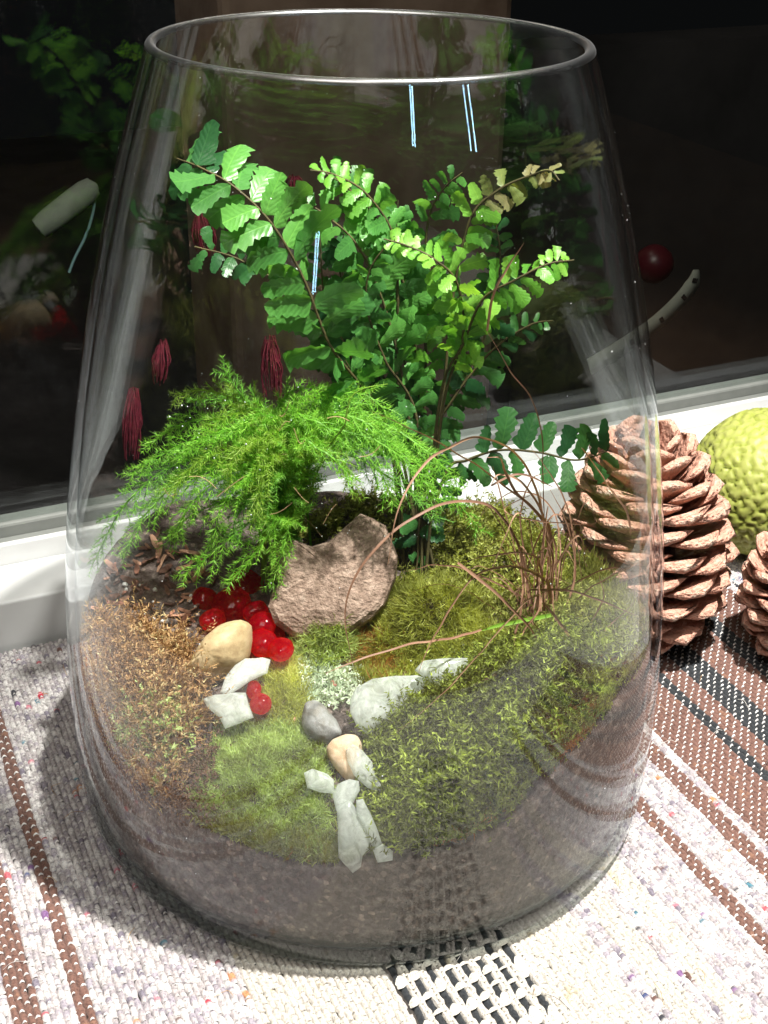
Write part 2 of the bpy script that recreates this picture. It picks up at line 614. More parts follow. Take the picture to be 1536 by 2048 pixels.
def dots(cu, cn, lu, wn, zt, col, r):
    n = len(cu)
    vs_ = []
    for t in _lt:
        hz = zt + .00035 - .0011 * t * t
        wk = wn * (1 - .55 * t * t)
        for s_, dz in ((-1, -.0003), (0, .0003), (1, -.0003)):
            vs_.append(U * (cu + lu * t)[:, None] + N * (cn + wk * s_ + .25 * wn * t)[:, None] + Z * (hz + dz))
    Vv = np.stack(vs_, 1).reshape(-1, 3)
    q = []
    for i in range(4):
        for j in range(2):
            q.append([i * 3 + j, i * 3 + j + 1, (i + 1) * 3 + j + 1, (i + 1) * 3 + j])
    Fc = ((np.arange(n) * 15)[:, None, None] + np.array(q)[None]).reshape(-1, 4)
    c = np.repeat(np.asarray(col) * np.clip(r.normal(1, .06, (n, 1)), .8, 1.15), 15, 0)
    return Vv, Fc, np.clip(c, 0, 1)


def cat(parts):
    Vs, Fs, Cs, off = [], [], [], 0
    for v, f, c in parts:
        Vs.append(v); Fs.append(f + off); Cs.append(c); off += len(v)
    return np.concatenate(Vs), np.concatenate(Fs), np.concatenate(Cs)


r = np.random.default_rng(3)
edges = [a for a, n in STR if RU0 < a < RU1]
bounds = [RU0] + edges + [RU1]
gi = 0
for a, b2 in zip(bounds[:-1], bounds[1:]):
    kind = stripe_at((a + b2) / 2)
    ny = max(1, round((b2 - a) / PU))
    pu = (b2 - a) / ny
    parts, dts = [], []
    if kind != 'block':
        for q in range(ny):
            u = a + pu * (q + .5)
            parts.append(yarn(u, pu * .60, kind, gi, r))
            nj = np.arange(math.ceil(RN0 / PN_), int(RN1 / PN_))
            nj = nj[(nj + gi) % 2 == 1]
            cn = nj * PN_ + .0002 * r.normal(size=len(nj))
            cu = u + .0002 * r.normal(size=len(nj))
            sz = np.clip(r.normal(1, .14, len(nj)), .6, 1.4)
            wht = {'cream': (.57, .545, .49), 'speck': (.58, .56, .55)}.get(kind, (.72, .71, .69))
            dts.append(dots(cu, cn, .00090 * sz, .00042 * sz, -.0008, wht, r))
            gi += 1
    else:
        ny = 8
        pu = (b2 - a) / ny
        for q in range(ny):
            u = a + pu * (q + .5)
            parts.append(yarn(u, pu * .22, 'black', 0, r, amp=.0001, zoff=-.0003))
            for off in (.36, .62):
                parts.append(yarn(u + pu * off, pu * .17, 'cream', q + (off > .5), r, amp=.0003))
            cn, wn_ = [], []
            n_ = RN0 + (q % 3) * .0031
            while n_ < RN1 - .006:
                hw_ = abs(r.normal(.0011, .0006)) + .0004
                if r.random() < .16:
                    hw_ += .002
                cn.append(n_ + hw_)
                wn_.append(hw_)
                n_ += 2 * hw_ + r.uniform(.0030, .0068)
            cn = np.array(cn)
            dts.append(dots(u + .0002 * r.normal(size=len(cn)), cn, np.full(len(cn), pu * .36), np.array(wn_), -.0003, (.58, .555, .49), r))
            cn = np.arange(RN0, RN1 - .004, .0026)
            cn = cn + .0004 * r.normal(size=len(cn))
            dts.append(dots(u + pu * .49 + 0 * cn, cn, np.full(len(cn), pu * .2), .0005 + 0 * cn, -.0007, (.58, .555, .49), r))
    V, Fc, Cc = cat(parts)
    o = obj('stripe', mesh_np('stripe', V, Fc, True, colr=Cc), M_YARN, rug)
    o['label'] = {'cream': 'plain cream stripe', 'speck': 'off-white stripe with coloured flecks', 'brown': 'brown stripe with white dots', 'black': 'blackish stripe with white dots', 'block': 'cream stripe with short black blocks'}[kind]
    V, Fc, Cc = cat(dts)
    o = obj('warp_thread', mesh_np('warp_thread', V, Fc, True, colr=Cc), M_YARN, o)
    o['kind'] = 'stuff'
# stray fibres
fz = []
for k in range(150):
    u, n = r.uniform(-.19, .2), r.uniform(-.2, .14)
    d = r.normal(size=2)
    d /= np.linalg.norm(d)
    L = r.uniform(.003, .012)
    P = spline([UN(u, n, -.0005), UN(u + d[0] * L * .5 + r.normal() * .001, n + d[1] * L * .5, .0012 + .001 * r.random()), UN(u + d[0] * L, n + d[1] * L, -.0003 + .0015 * r.random())], 8)
    v, f = tube(P, .00011, 3)
    fz.append((v, f, np.repeat([[(.8, .76, .7), (.5, .3, .12), (.75, .72, .7), (.1, .09, .1)][k % 4]], len(v), 0)))
V, Fc, Cc = cat(fz)
o = obj('stray_fibre', mesh_np('stray_fibre', V, Fc, True, colr=Cc), M_YARN, rug)
o['kind'] = 'stuff'

# ------------------------------------------------------------------ vase
PZ = [0, .05, .1, .15, .2, .25, .3]
PR = [.1191, .1208, .1182, .1116, .1019, .089, .0728]
P4 = np.polyfit(PZ, PR, 4)


def RO(z):
    return np.polyval(P4, z)


TK = .0036
VZ = .0003
vase = empty('glass_vase', (0, 0, 0))
tag(vase, 'large clear tapered glass vase holding the miniature garden', 'vase')
M_GLASS = thin_glass('clear_glass', .036, .0, haze=.002)
M_RIM = thin_glass('rim_glass', .20, .28, (.9, .92, .92))
M_BASEG = thin_glass('base_glass', .05, .0, (.62, .66, .64))
zz = np.linspace(.012, .2985, 70)
seg = 192


def two(prof):
    return lathe([(r_, z_ + VZ) for r_, z_ in prof], seg)


outer = [(RO(z), z) for z in zz]
inner = [(RO(z) - TK, z) for z in zz][::-1]
Vo, Fo = two(outer)
Vi, Fi = two(inner)
obj('wall', mesh_np('wall', np.vstack([Vo, Vi]), np.vstack([Fo, Fi + len(Vo)]), True), M_GLASS, vase)
rr = RO(.2985) - TK / 2
lip = [(rr + TK / 2 * math.cos(t), .2985 + .0019 * math.sin(t)) for t in np.linspace(0, math.pi, 11)]
V, Fc = two(lip)
obj('rim', mesh_np('rim', V, Fc, True), M_RIM, vase)
r0 = RO(.012)
outb = [(.0001, .0012), (.09, .0012), (.104, .0002), (.1125, .0), (.1155, .0006), (.1178, .0022), (.1190, .0050), (r0, .012)]
inb = [(r0 - TK, .012), (r0 - TK - .0006, .0085), (r0 - TK - .002, .0062), (r0 - TK - .006, .0052), (.09, .005), (.0001, .005)]
Vo, Fo = two(outb)
Vi, Fi = two(inb)
obj('base', mesh_np('base', np.vstack([Vo, Vi]), np.vstack([Fo, Fi + len(Vo)]), True), M_BASEG, vase)

# water spots and dust on the outside of the glass
V, Fc = lathe([(1., 0), (.8, .25), (.35, .42), (.02, .46)], 7)
rs_ = np.random.default_rng(17)
VV, FF = [], []
for k in range(170):
    z_, a_ = rs_.uniform(.02, .285), rs_.uniform(0, 6.283)
    R_ = RO(z_) + .00003
    n_ = np.array([math.cos(a_), math.sin(a_), .25]) / 1.03
    t_ = np.array([-math.sin(a_), math.cos(a_), 0])
    b2 = np.cross(n_, t_)
    sz = rs_.uniform(.00012, .0003)
    c_ = np.array([R_ * math.cos(a_), R_ * math.sin(a_), z_ + VZ])
    VV.append(c_ + sz * (V[:, :1] * t_ + V[:, 1:2] * b2 + V[:, 2:] * n_))
    FF.append(Fc + k * len(V))
o = obj('water_spot', mesh_np('water_spot', np.concatenate(VV), np.concatenate(FF), True), plain('water_spot', (.7, .72, .74), .25), vase)
o['kind'] = 'stuff'

# ------------------------------------------------------------------ soil
CP = np.array([(-.112, -.03, .062), (-.098, -.065, .055), (-.075, -.090, .049), (-.046, -.108, .047), (-.006, -.115, .046), (.0145, -.115, .050), (.040, -.110, .053), (.067, -.096, .060),
               (.086, -.079, .068), (.099, -.062, .076), (.109, -.040, .080), (.115, 0, .077), (.110, .041, .071), (.091, .0735, .0705), (.074, .0906, .072), (.0536, .104, .071),
               (0, .115, .070), (-.06, .100, .078), (-.108, .042, .0865), (-.115, 0, .074),
               (0, 0, .062), (-.03, -.05, .056), (.03, -.04, .0595), (.055, -.055, .070), (.06, .02, .069), (-.06, .0, .066), (-.08, .03, .078), (0, .05, .070), (-.06, -.05, .056), (0, -.085, .0505), (.02, .02, .066), (.075, -.03, .078)])


def _k(r2):
    return np.where(r2 > 0, r2 * np.log(r2 + 1e-12) * .5, 0)


_d2 = ((CP[:, None, :2] - CP[None, :, :2]) ** 2).sum(-1)
_n = len(CP)
_A = np.zeros((_n + 3, _n + 3))
_A[:_n, :_n] = _k(_d2) + 1e-5 * np.eye(_n)
_A[:_n, _n] = 1
_A[:_n, _n + 1:] = CP[:, :2]
_A[_n:, :_n] = _A[:_n, _n:].T
_w = np.linalg.solve(_A, np.r_[CP[:, 2], 0, 0, 0])


MOUNDS = []


def height(x, y, rough=True):
    x, y = np.asarray(x, float), np.asarray(y, float)
    sh = x.shape
    Q = np.stack([x.ravel(), y.ravel()], 1)
    d2 = ((Q[:, None] - CP[None, :, :2]) ** 2).sum(-1)
    z = _k(d2) @ _w[:_n] + _w[_n] + Q @ _w[_n + 1:]
    for mx_, my_, rx_, ry_, mh in MOUNDS:
        q_ = ((Q[:, 0] - mx_) / rx_) ** 2 + ((Q[:, 1] - my_) / ry_) ** 2
        z = z + mh * np.exp(-q_ ** 1.5)
    if rough:
        P3 = np.stack([Q[:, 0], Q[:, 1], 0 * Q[:, 0]], 1)
        z = z + .0016 * vnoise(P3, 110, 1) + .0009 * vnoise(P3, 330, 2)
    return z.reshape(sh)


def ground(px, py, lift=0.):
    """first point of the soil surface under a picture point"""
    r_ = ray(px, py)
    ts = np.linspace(.3, .75, 1800)
    P = CAM + ts[:, None] * r_
    h = height(P[:, 0], P[:, 1], False) + lift
    ok = (P[:, 2] <= h) & (np.hypot(P[:, 0], P[:, 1]) < .116)
    k = np.where(ok)[0]
    if len(k) == 0:
        k = [np.argmin(np.abs(P[:, 2] - h) + 10 * (np.hypot(P[:, 0], P[:, 1]) > .116))]
    return P[k[0]]


for gx, gy, rx_, ry_, mh in ((1010, 1500, .038, .025, .019), (1190, 1370, .022, .022, .006), (865, 1250, .017, .011, .014), (655, 1300, .0098, .0085, .011), (560, 1560, .022, .018, .005),
                             (1010, 1150, .022, .014, .007), (250, 1420, .02, .022, .006), (755, 1570, .009, .022, -.007), (780, 1330, .03, .008, -.004), (700, 1460, .012, .010, -.004)):
    g_ = ground(gx, gy)
    MOUNDS.append((g_[0], g_[1], rx_, ry_, mh))
M_SOIL, nt, b = mat('dark_soil')
tc = nd(nt, 'ShaderNodeTexCoord')
nz = nd(nt, 'ShaderNodeTexNoise', i_Scale=260., i_Detail=5, i_Roughness=.7)
nt.links.new(tc.outputs['Object'], nz.inputs['Vector'])
c = ramp(nt, nz.outputs[0], [(.30, (.06, .045, .04)), (.5, (.11, .083, .074)), (.60, (.16, .125, .11)), (.72, (.26, .21, .185))])
vo = nd(nt, 'ShaderNodeTexVoronoi', i_Scale=560.)
nt.links.new(tc.outputs['Object'], vo.inputs['Vector'])
sv = nd(nt, 'ShaderNodeSeparateColor')
nt.links.new(vo.outputs['Color'], sv.inputs[0])
gr = ramp(nt, sv.outputs[0], [(0, (.7, .68, .66)), (.55, (1, 1, 1)), (.86, (1.25, 1.2, 1.15)), (.975, (1.9, 1.85, 1.8))], 'CONSTANT')
mm = nd(nt, 'ShaderNodeMix', data_type='RGBA', blend_type='MULTIPLY')
mm.inputs[0].default_value = 1
nt.links.new(c, mm.inputs[6])
nt.links.new(gr, mm.inputs[7])
nt.links.new(mm.outputs[2], b.inputs['Base Color'])
b.inputs['Roughness'].default_value = .9
bp = nd(nt, 'ShaderNodeBump', i_Strength=1., i_Distance=.002)
nt.links.new(nz.outputs[0], bp.inputs['Height'])
nt.links.new(bp.outputs[0], b.inputs['Normal'])

nr, na = 60, 200
rad = np.linspace(0.0005, 1, nr)
ang = np.linspace(0, 2 * np.pi, na, endpoint=False)
RS = .1158
X = RS * rad[:, None] * np.cos(ang)
Y = RS * rad[:, None] * np.sin(ang)
Zt = height(X, Y)
top = np.stack([X, Y, Zt], -1).reshape(-1, 3)
edge_z = Zt[-1]
side_l = []
for f in (.93, .8, .6, .4, .2, .06, 0):
    zl = .0064 + VZ + (edge_z - .0064) * f
    rl = np.minimum(RO(zl) - TK - .0006, RS if f > .9 else 1) - (.004 if f == 0 else 0)
    side_l.append(np.stack([rl * np.cos(ang), rl * np.sin(ang), zl], -1))
V = np.concatenate([top] + side_l)
rings = nr + len(side_l)
i = np.arange(rings - 1)[:, None]
j = np.arange(na)[None]
Fc = np.stack([i * na + j, (i + 1) * na + j, (i + 1) * na + (j + 1) % na, i * na + (j + 1) % na], -1).reshape(-1, 4)
tag(obj('soil', mesh_np('soil', V, Fc, True), M_SOIL), kind='structure')


# ------------------------------------------------------------------ moss
def inpoly(Q, poly):
    poly = np.asarray(poly, float)
    x, y = Q[:, 0], Q[:, 1]
    ins = np.zeros(len(Q), bool)
    j = len(poly) - 1
    for i in range(len(poly)):
        xi, yi = poly[i]
        xj, yj = poly[j]
        c = ((yi > y) != (yj > y)) & (x < (xj - xi) * (y - yi) / (yj - yi + 1e-9) + xi)
        ins ^= c
        j = i
    return ins


def scatter(poly, n, seed, rmax=.1135, feather=14):
    r = np.random.default_rng(seed)
    out = []
    while sum(map(len, out)) < n:
        a = r.uniform(-.116, .116, (20000, 2))
        a = a[np.hypot(a[:, 0], a[:, 1]) < rmax]
        z = height(a[:, 0], a[:, 1])
        P = np.column_stack([a, z])
        q = topx(P) + r.normal(0, feather, (len(P), 2))
        out.append(P[inpoly(q, poly)])
        if len(out) > 60: break
    return np.concatenate(out)[:n]


def surf_normal(P):
    e = .002
    hx = (height(P[:, 0] + e, P[:, 1], False) - height(P[:, 0] - e, P[:, 1], False)) / (2 * e)
    hy = (height(P[:, 0], P[:, 1] + e, False) - height(P[:, 0], P[:, 1] - e, False)) / (2 * e)
    return unit(np.column_stack([-hx, -hy, np.ones(len(P))]))


def clampvase(V, margin=.0012):
    rl = RO(np.clip(V[:, 2], 0, .3)) - TK - margin
    r_ = np.hypot(V[:, 0], V[:, 1])
    s_ = np.minimum(1, rl / np.maximum(r_, 1e-6))
    V = V.copy()
    V[:, 0] *= s_
    V[:, 1] *= s_
    return V


def moss_blades(name, poly, n, L, Wd, lean, m, label, seed, mound=0., clump=500., seg=2):
    P = scatter(poly, n, seed)
    Nn = surf_normal(P)
    cl = vnoise(P, clump, seed)
    P = P + Z * (mound * (.5 + .5 * vnoise(P, 160, seed + 1)) + .0006 * cl)[:, None]
    D = unit(Nn + lean * rng.normal(size=P.shape))
    ll = L * np.clip(rng.normal(1, .25, n if len(P) == n else len(P)), .4, 1.7) * (1 + .3 * cl)
    curl = rng.normal(size=P.shape) * .25
    V, T, ix = blades(P, D, ll, Wd, curl, seg)
    tint = np.clip(.5 + .25 * vnoise(P, 220, seed + 5) + .18 * cl + rng.normal(0, .13, len(P)), 0, 1)
    o = obj(name, mesh_np(name, clampvase(V), T, False, tint=tint[ix]), m)
    return tag(o, label, 'moss', 'moss patches on the soil', 'stuff')


def moss_sprigs(name, poly, n, L, nb, bl, bw, m, label, seed, mound=0., lean=.6, stem_w=.0003, flow=(0, 0, 0), bang=.7, zl=.0):
    P = scatter(poly, n, seed)
    P = P[(vnoise(P, 190, seed + 11) > -.42) | (rng.random(len(P)) < .2)]
    n = len(P)
    Nn = surf_normal(P)
    cl = vnoise(P, 260, seed)
    P = P + Z * (mound * (.5 + .5 * vnoise(P, 130, seed + 1)) + zl)[:, None]
    D = unit(Nn + lean * rng.normal(size=P.shape) + np.asarray(flow))
    LL = L * np.clip(rng.normal(1, .25, n), .5, 1.6)
    curl = unit(rng.normal(size=P.shape) - Z * .4) * .45
    V1, T1, i1 = blades(P, D, LL, stem_w, curl, 3)
    f = np.tile(np.linspace(.12, 1, nb), n)
    k = np.repeat(np.arange(n), nb)
    pos = P[k] + D[k] * (LL[k] * f)[:, None] + curl[k] * (LL[k] * f * f)[:, None]
    dl = unit(D[k] + 2 * curl[k] * f[:, None])
    perp = unit(np.cross(dl, rng.normal(size=pos.shape)))
    bd = unit(dl * (1 - bang) + perp * bang + .12 * rng.normal(size=pos.shape))
    V2, T2, i2 = blades(pos, bd, bl * (1.15 - .5 * f) * np.clip(rng.normal(1, .2, len(f)), .5, 1.5), bw, rng.normal(size=pos.shape) * .15, 2)
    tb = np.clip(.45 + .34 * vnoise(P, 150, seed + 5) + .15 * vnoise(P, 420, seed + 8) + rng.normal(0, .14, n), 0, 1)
    tint = np.concatenate([tb[i1] * .6, np.clip(tb[k] + .42 * (f - .55) + rng.normal(0, .08, len(f)), 0, 1)[i2]])  # sprigs darken towards the base, painting in the shade inside the moss
    V = np.concatenate([V1, V2])
    T = np.concatenate([T1, T2 + len(V1)])
    o = obj(name, mesh_np(name, clampvase(V), T, False, tint=tint), m)
    return tag(o, label, 'moss', 'moss patches on the soil', 'stuff')


M_MOSS_DK = plant_mat('moss_deep', [(0, (0.036, 0.040, 0.011)), (.35, (0.098, 0.115, 0.022)), (.65, (0.213, 0.268, 0.038)), (1, (0.462, 0.572, 0.091))], .6, .25)
M_MOSS_YG = plant_mat('moss_yellow_green', [(0, (0.114, 0.111, 0.032)), (.4, (0.304, 0.325, 0.073)), (.7, (0.514, 0.567, 0.130)), (1, (0.782, 0.850, 0.309))], .6, .45)
M_MOSS_LT = plant_mat('moss_light', [(0, (0.136, 0.146, 0.056)), (.4, (0.302, 0.375, 0.115)), (.7, (0.453, 0.586, 0.191)), (1, (0.696, 0.847, 0.382))], .6, .42)
M_MOSS_TAN = plant_mat('moss_tan', [(0, (0.117, 0.059, 0.027)), (.35, (0.315, 0.173, 0.073)), (.65, (0.526, 0.332, 0.147)), (1, (0.635, 0.571, 0.294))], .7, .25)
M_MOSS_OR = plant_mat('moss_orange', [(0, (0.130, 0.039, 0.013)), (.5, (0.364, 0.143, 0.039)), (1, (0.546, 0.312, 0.091))], .7, .25)
M_MOSS_OL = plant_mat('moss_olive', [(0, (0.079, 0.076, 0.021)), (.5, (0.237, 0.254, 0.051)), (1, (0.473, 0.508, 0.135))], .65, .25)
M_LICH = plant_mat('lichen_pale', [(0, (.25, .33, .2)), (.5, (.48, .58, .40)), (1, (.78, .82, .72))], .85, .15)

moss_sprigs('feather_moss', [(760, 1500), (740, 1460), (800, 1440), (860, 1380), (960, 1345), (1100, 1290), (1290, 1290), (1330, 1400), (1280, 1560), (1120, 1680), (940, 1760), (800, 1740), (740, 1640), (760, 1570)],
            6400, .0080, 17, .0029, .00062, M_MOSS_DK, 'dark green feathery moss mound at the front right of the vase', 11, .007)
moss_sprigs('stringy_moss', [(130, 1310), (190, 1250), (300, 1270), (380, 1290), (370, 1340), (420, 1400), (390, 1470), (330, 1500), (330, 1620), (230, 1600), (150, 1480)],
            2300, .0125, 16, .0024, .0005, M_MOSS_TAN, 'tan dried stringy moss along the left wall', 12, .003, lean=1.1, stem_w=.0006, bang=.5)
moss_sprigs('leafy_moss', [(250, 1440), (330, 1420), (350, 1500), (320, 1590), (240, 1580)],
            240, .008, 14, .0024, .0009, M_MOSS_LT, 'small yellow-green leafy moss among the tan moss at the left', 13, .004, lean=.8, bang=.7, zl=.002)
moss_sprigs('brown_moss', [(310, 1400), (410, 1400), (430, 1480), (420, 1640), (330, 1680), (260, 1620), (320, 1520)],
            900, .0055, 11, .0018, .0005, noise_mat('moss_brown_dry', [(.3, (.07, .04, .025)), (.55, (.16, .09, .055)), (.75, (.27, .17, .10))], 300, .9, 0), 'brown withered moss beside the dark twig', 14, .002, lean=1.1)
moss_blades('carpet_moss', [(430, 1470), (520, 1430), (600, 1440), (640, 1490), (660, 1600), (660, 1700), (560, 1710), (430, 1680), (390, 1600), (420, 1530)],
            26000, .0021, .00042, .75, M_MOSS_LT, 'short light green moss carpet at the front centre', 15, .0022)
moss_blades('cushion_moss', [(600, 1290), (640, 1245), (700, 1235), (722, 1275), (700, 1320), (640, 1335), (600, 1325)],
            5200, .0042, .00042, .45, M_MOSS_LT, 'small bright green moss cushion in front of the brown rock', 16, .004)
moss_blades('cushion_moss', [(740, 1220), (790, 1180), (860, 1170), (930, 1190), (980, 1230), (970, 1280), (900, 1310), (800, 1310), (745, 1290)],
            12000, .0048, .00042, .5, M_MOSS_YG, 'olive moss cushion to the right of the brown rock', 17, .005)
moss_sprigs('bushy_moss', [(840, 1180), (880, 1060), (960, 1020), (1050, 1030), (1140, 1085), (1120, 1180), (1000, 1230), (930, 1190)],
            1500, .0075, 13, .0026, .0008, M_MOSS_YG, 'yellow-green leafy moss on the slope behind the dry grass', 18, .004, lean=.7)
moss_blades('short_moss', [(690, 1290), (760, 1300), (900, 1300), (1000, 1270), (1050, 1290), (960, 1340), (880, 1380), (830, 1350), (720, 1370)],
            11000, .0034, .00042, .6, M_MOSS_YG, 'short mixed moss between the cushion and the big clear crystal', 19, .003)
moss_blades('rusty_moss', [(700, 1290), (760, 1290), (800, 1320), (760, 1345), (705, 1330)],
            1600, .004, .0004, .6, M_MOSS_OR, 'rusty orange moss tuft left of the white crystals', 20, .003)
moss_blades('rusty_moss', [(1090, 1470), (1130, 1425), (1190, 1440), (1180, 1520), (1100, 1530)],
            2600, .005, .0004, .6, M_MOSS_OR, 'rusty orange moss patch against the right front glass', 21, .004)
moss_blades('rusty_moss', [(880, 1700), (960, 1670), (1100, 1600), (1150, 1630), (1000, 1740), (900, 1760)],
            3000, .0045, .00045, .7, M_MOSS_OR, 'rusty brown moss edge below the dark green mound', 22, .003)
moss_blades('golden_moss', [(1110, 1180), (1170, 1110), (1250, 1170), (1310, 1240), (1300, 1330), (1200, 1310), (1130, 1270)],
            7000, .0055, .00045, .7, M_MOSS_OL, 'golden olive moss behind the dry grass near the pine cone', 23, .004)
moss_blades('edge_moss', [(520, 1360), (600, 1330), (620, 1400), (600, 1440), (540, 1430)],
            5000, .0034, .00042, .6, M_MOSS_YG, 'green-gold moss beside the two small red beads', 24, .003)
moss_sprigs('edge_moss', [(1000, 1240), (1180, 1200), (1310, 1290), (1200, 1320), (1050, 1310)],
            900, .0065, 13, .0026, .0006, M_MOSS_OL, 'dark olive moss around the foot of the dry grass', 25, .003)
moss_sprigs('back_moss', [(560, 1060), (640, 1040), (720, 1010), (800, 1000), (860, 1060), (830, 1160), (790, 1130), (700, 1060), (600, 1090)],
            700, .007, 12, .0026, .0008, M_MOSS_OL, 'olive moss on the slope behind the brown rock', 26, .003)
moss_blades('fringe_moss', [(350, 1680), (430, 1640), (560, 1680), (700, 1690), (690, 1780), (520, 1760), (400, 1740)],
            9000, .0026, .00042, .7, M_MOSS_OL, 'dull moss fringe low against the front glass', 27, .002)
moss_blades('edge_moss', [(150, 1460), (230, 1600), (330, 1690), (480, 1740), (680, 1780), (900, 1770), (1080, 1680), (1230, 1520), (1300, 1380), (1330, 1420), (1260, 1580), (1110, 1730), (900, 1830), (660, 1840), (440, 1800), (280, 1730), (170, 1600)],
            5200, .0055, .0005, 1.3, M_MOSS_OR, 'ragged rusty moss fringe all along the front soil edge', 28, .001)
# lichen crumbs
P = scatter([(600, 1340), (650, 1318), (712, 1340), (715, 1400), (660, 1425), (610, 1400)], 1500, 31, feather=8)
P[:, 2] += .002 + .0015 * rng.random(len(P))
V, T, ix = blades(P, unit(rng.normal(size=P.shape) + Z * .8), .0016, .0013, rng.normal(size=P.shape) * .5, 2)
tag(obj('lichen', mesh_np('lichen', V, T, False, tint=np.clip(.55 + .3 * vnoise(P, 300, 4) + rng.normal(0, .15, len(P)), 0, 1)[ix]), M_LICH),
    'pale mint lichen patch between the beads and the big crystal', 'lichen', None, 'stuff')


# ------------------------------------------------------------------ bark chips and white specks on the bare soil
def chip_mesh(s):
    r = np.random.default_rng(s)
    n = 5
    V = []
    for z_ in (-1, 1):
        for k in range(n):
            x = -1 + 2 * k / (n - 1)
            w_ = (1 - .5 * abs(x) ** 2) * (.8 + .3 * r.random())
            bend = .07 * x * x
            V += [(x, -w_ * .42, z_ * .06 + bend + .05 * r.normal()), (x + .15 * r.normal(), w_ * .34, z_ * .06 + bend + .05 * r.normal())]
    Fc = []
    for k in range(n - 1):
        a = 2 * k
        Fc += [(a, a + 2, a + 3, a + 1), (10 + a, 11 + a, 13 + a, 12 + a), (a, 10 + a, 12 + a, a + 2), (a + 1, a + 3, 13 + a, 11 + a)]
    Fc += [(0, 1, 11, 10), (8, 18, 19, 9)]
    return pymesh('bark_chip', V, Fc)


M_CHIP, nt, b = mat('bark')
oi = nd(nt, 'ShaderNodeObjectInfo')
nt.links.new(ramp(nt, oi.outputs['Random'], [(0, (.05, .026, .02)), (.4, (.15, .07, .046)), (.7, (.34, .15, .10)), (1, (.62, .36, .24))]), b.inputs['Base Color'])
b.inputs['Roughness'].default_value = .85
chips = [chip_mesh(s) for s in range(7)]
for c_ in chips:
    c_.materials.append(M_CHIP)


def place(me, name, P, zdir, yaw, size, stretch=1.):
    zdir = Vector(zdir).normalized()
    q = zdir.to_track_quat('Z', 'X')
    M = Matrix.Translation(Vector(P)) @ q.to_matrix().to_4x4() @ Matrix.Rotation(yaw, 4, 'Z') @ Matrix.Diagonal((size * stretch, size, size, 1))
    return link(name, me, None, M)


P = scatter([(190, 1210), (230, 1080), (300, 1070), (420, 1120), (430, 1210), (400, 1270), (380, 1330), (320, 1310), (230, 1250)], 130, 41, rmax=.112)
Nn = surf_normal(P)
for k, p in enumerate(P):
    o = place(chips[k % 7], 'bark_chip', p + Nn[k] * .0012, Nn[k] + rng.normal(0, .45, 3), random.uniform(0, 6.28), random.uniform(.0014, .0038), random.uniform(.7, 1.5))
    tag(o, 'small red-brown bark chip on the bare soil at the back left', 'bark chip', 'bark chips on the bare soil')
P = scatter([(440, 1380), (560, 1340), (730, 1310), (740, 1250), (1060, 1260), (1110, 1280), (900, 1420), (760, 1480), (560, 1500)], 40, 42)
Nn = surf_normal(P)
for k, p in enumerate(P):
    o = place(chips[k % 7], 'bark_crumb', p + Nn[k] * .003, Nn[k] + rng.normal(0, .45, 3), random.uniform(0, 6.28), random.uniform(.001, .0022), random.uniform(.8, 1.4))
    tag(o, 'tiny brown bark crumb caught in the moss at the centre', 'bark crumb', 'bark crumbs in the moss')
V, Fc = lathe([(.05, -1), (.7, -.7), (1, -.1), (.85, .5), (.4, .9), (.05, 1)], 8)
V = V * (1 + .25 * vnoise(V, 2.3, 9))[:, None]
perl = mesh_np('perlite', V, Fc, False)
perl.materials.append(noise_mat('perlite_white', [(.3, (.6, .6, .58)), (.7, (.85, .85, .83))], 800, .8, .3))
for k, p in enumerate(scatter([(220, 1180), (300, 1120), (420, 1180), (400, 1270), (300, 1260)], 16, 43)):
    o = place(perl, 'perlite_grain', p + Z * .0014, (rng.normal(), rng.normal(), 1), random.uniform(0, 6), random.uniform(.0005, .0011))
    tag(o, 'tiny white perlite grain among the bark chips', 'grain', 'perlite grains in the soil')


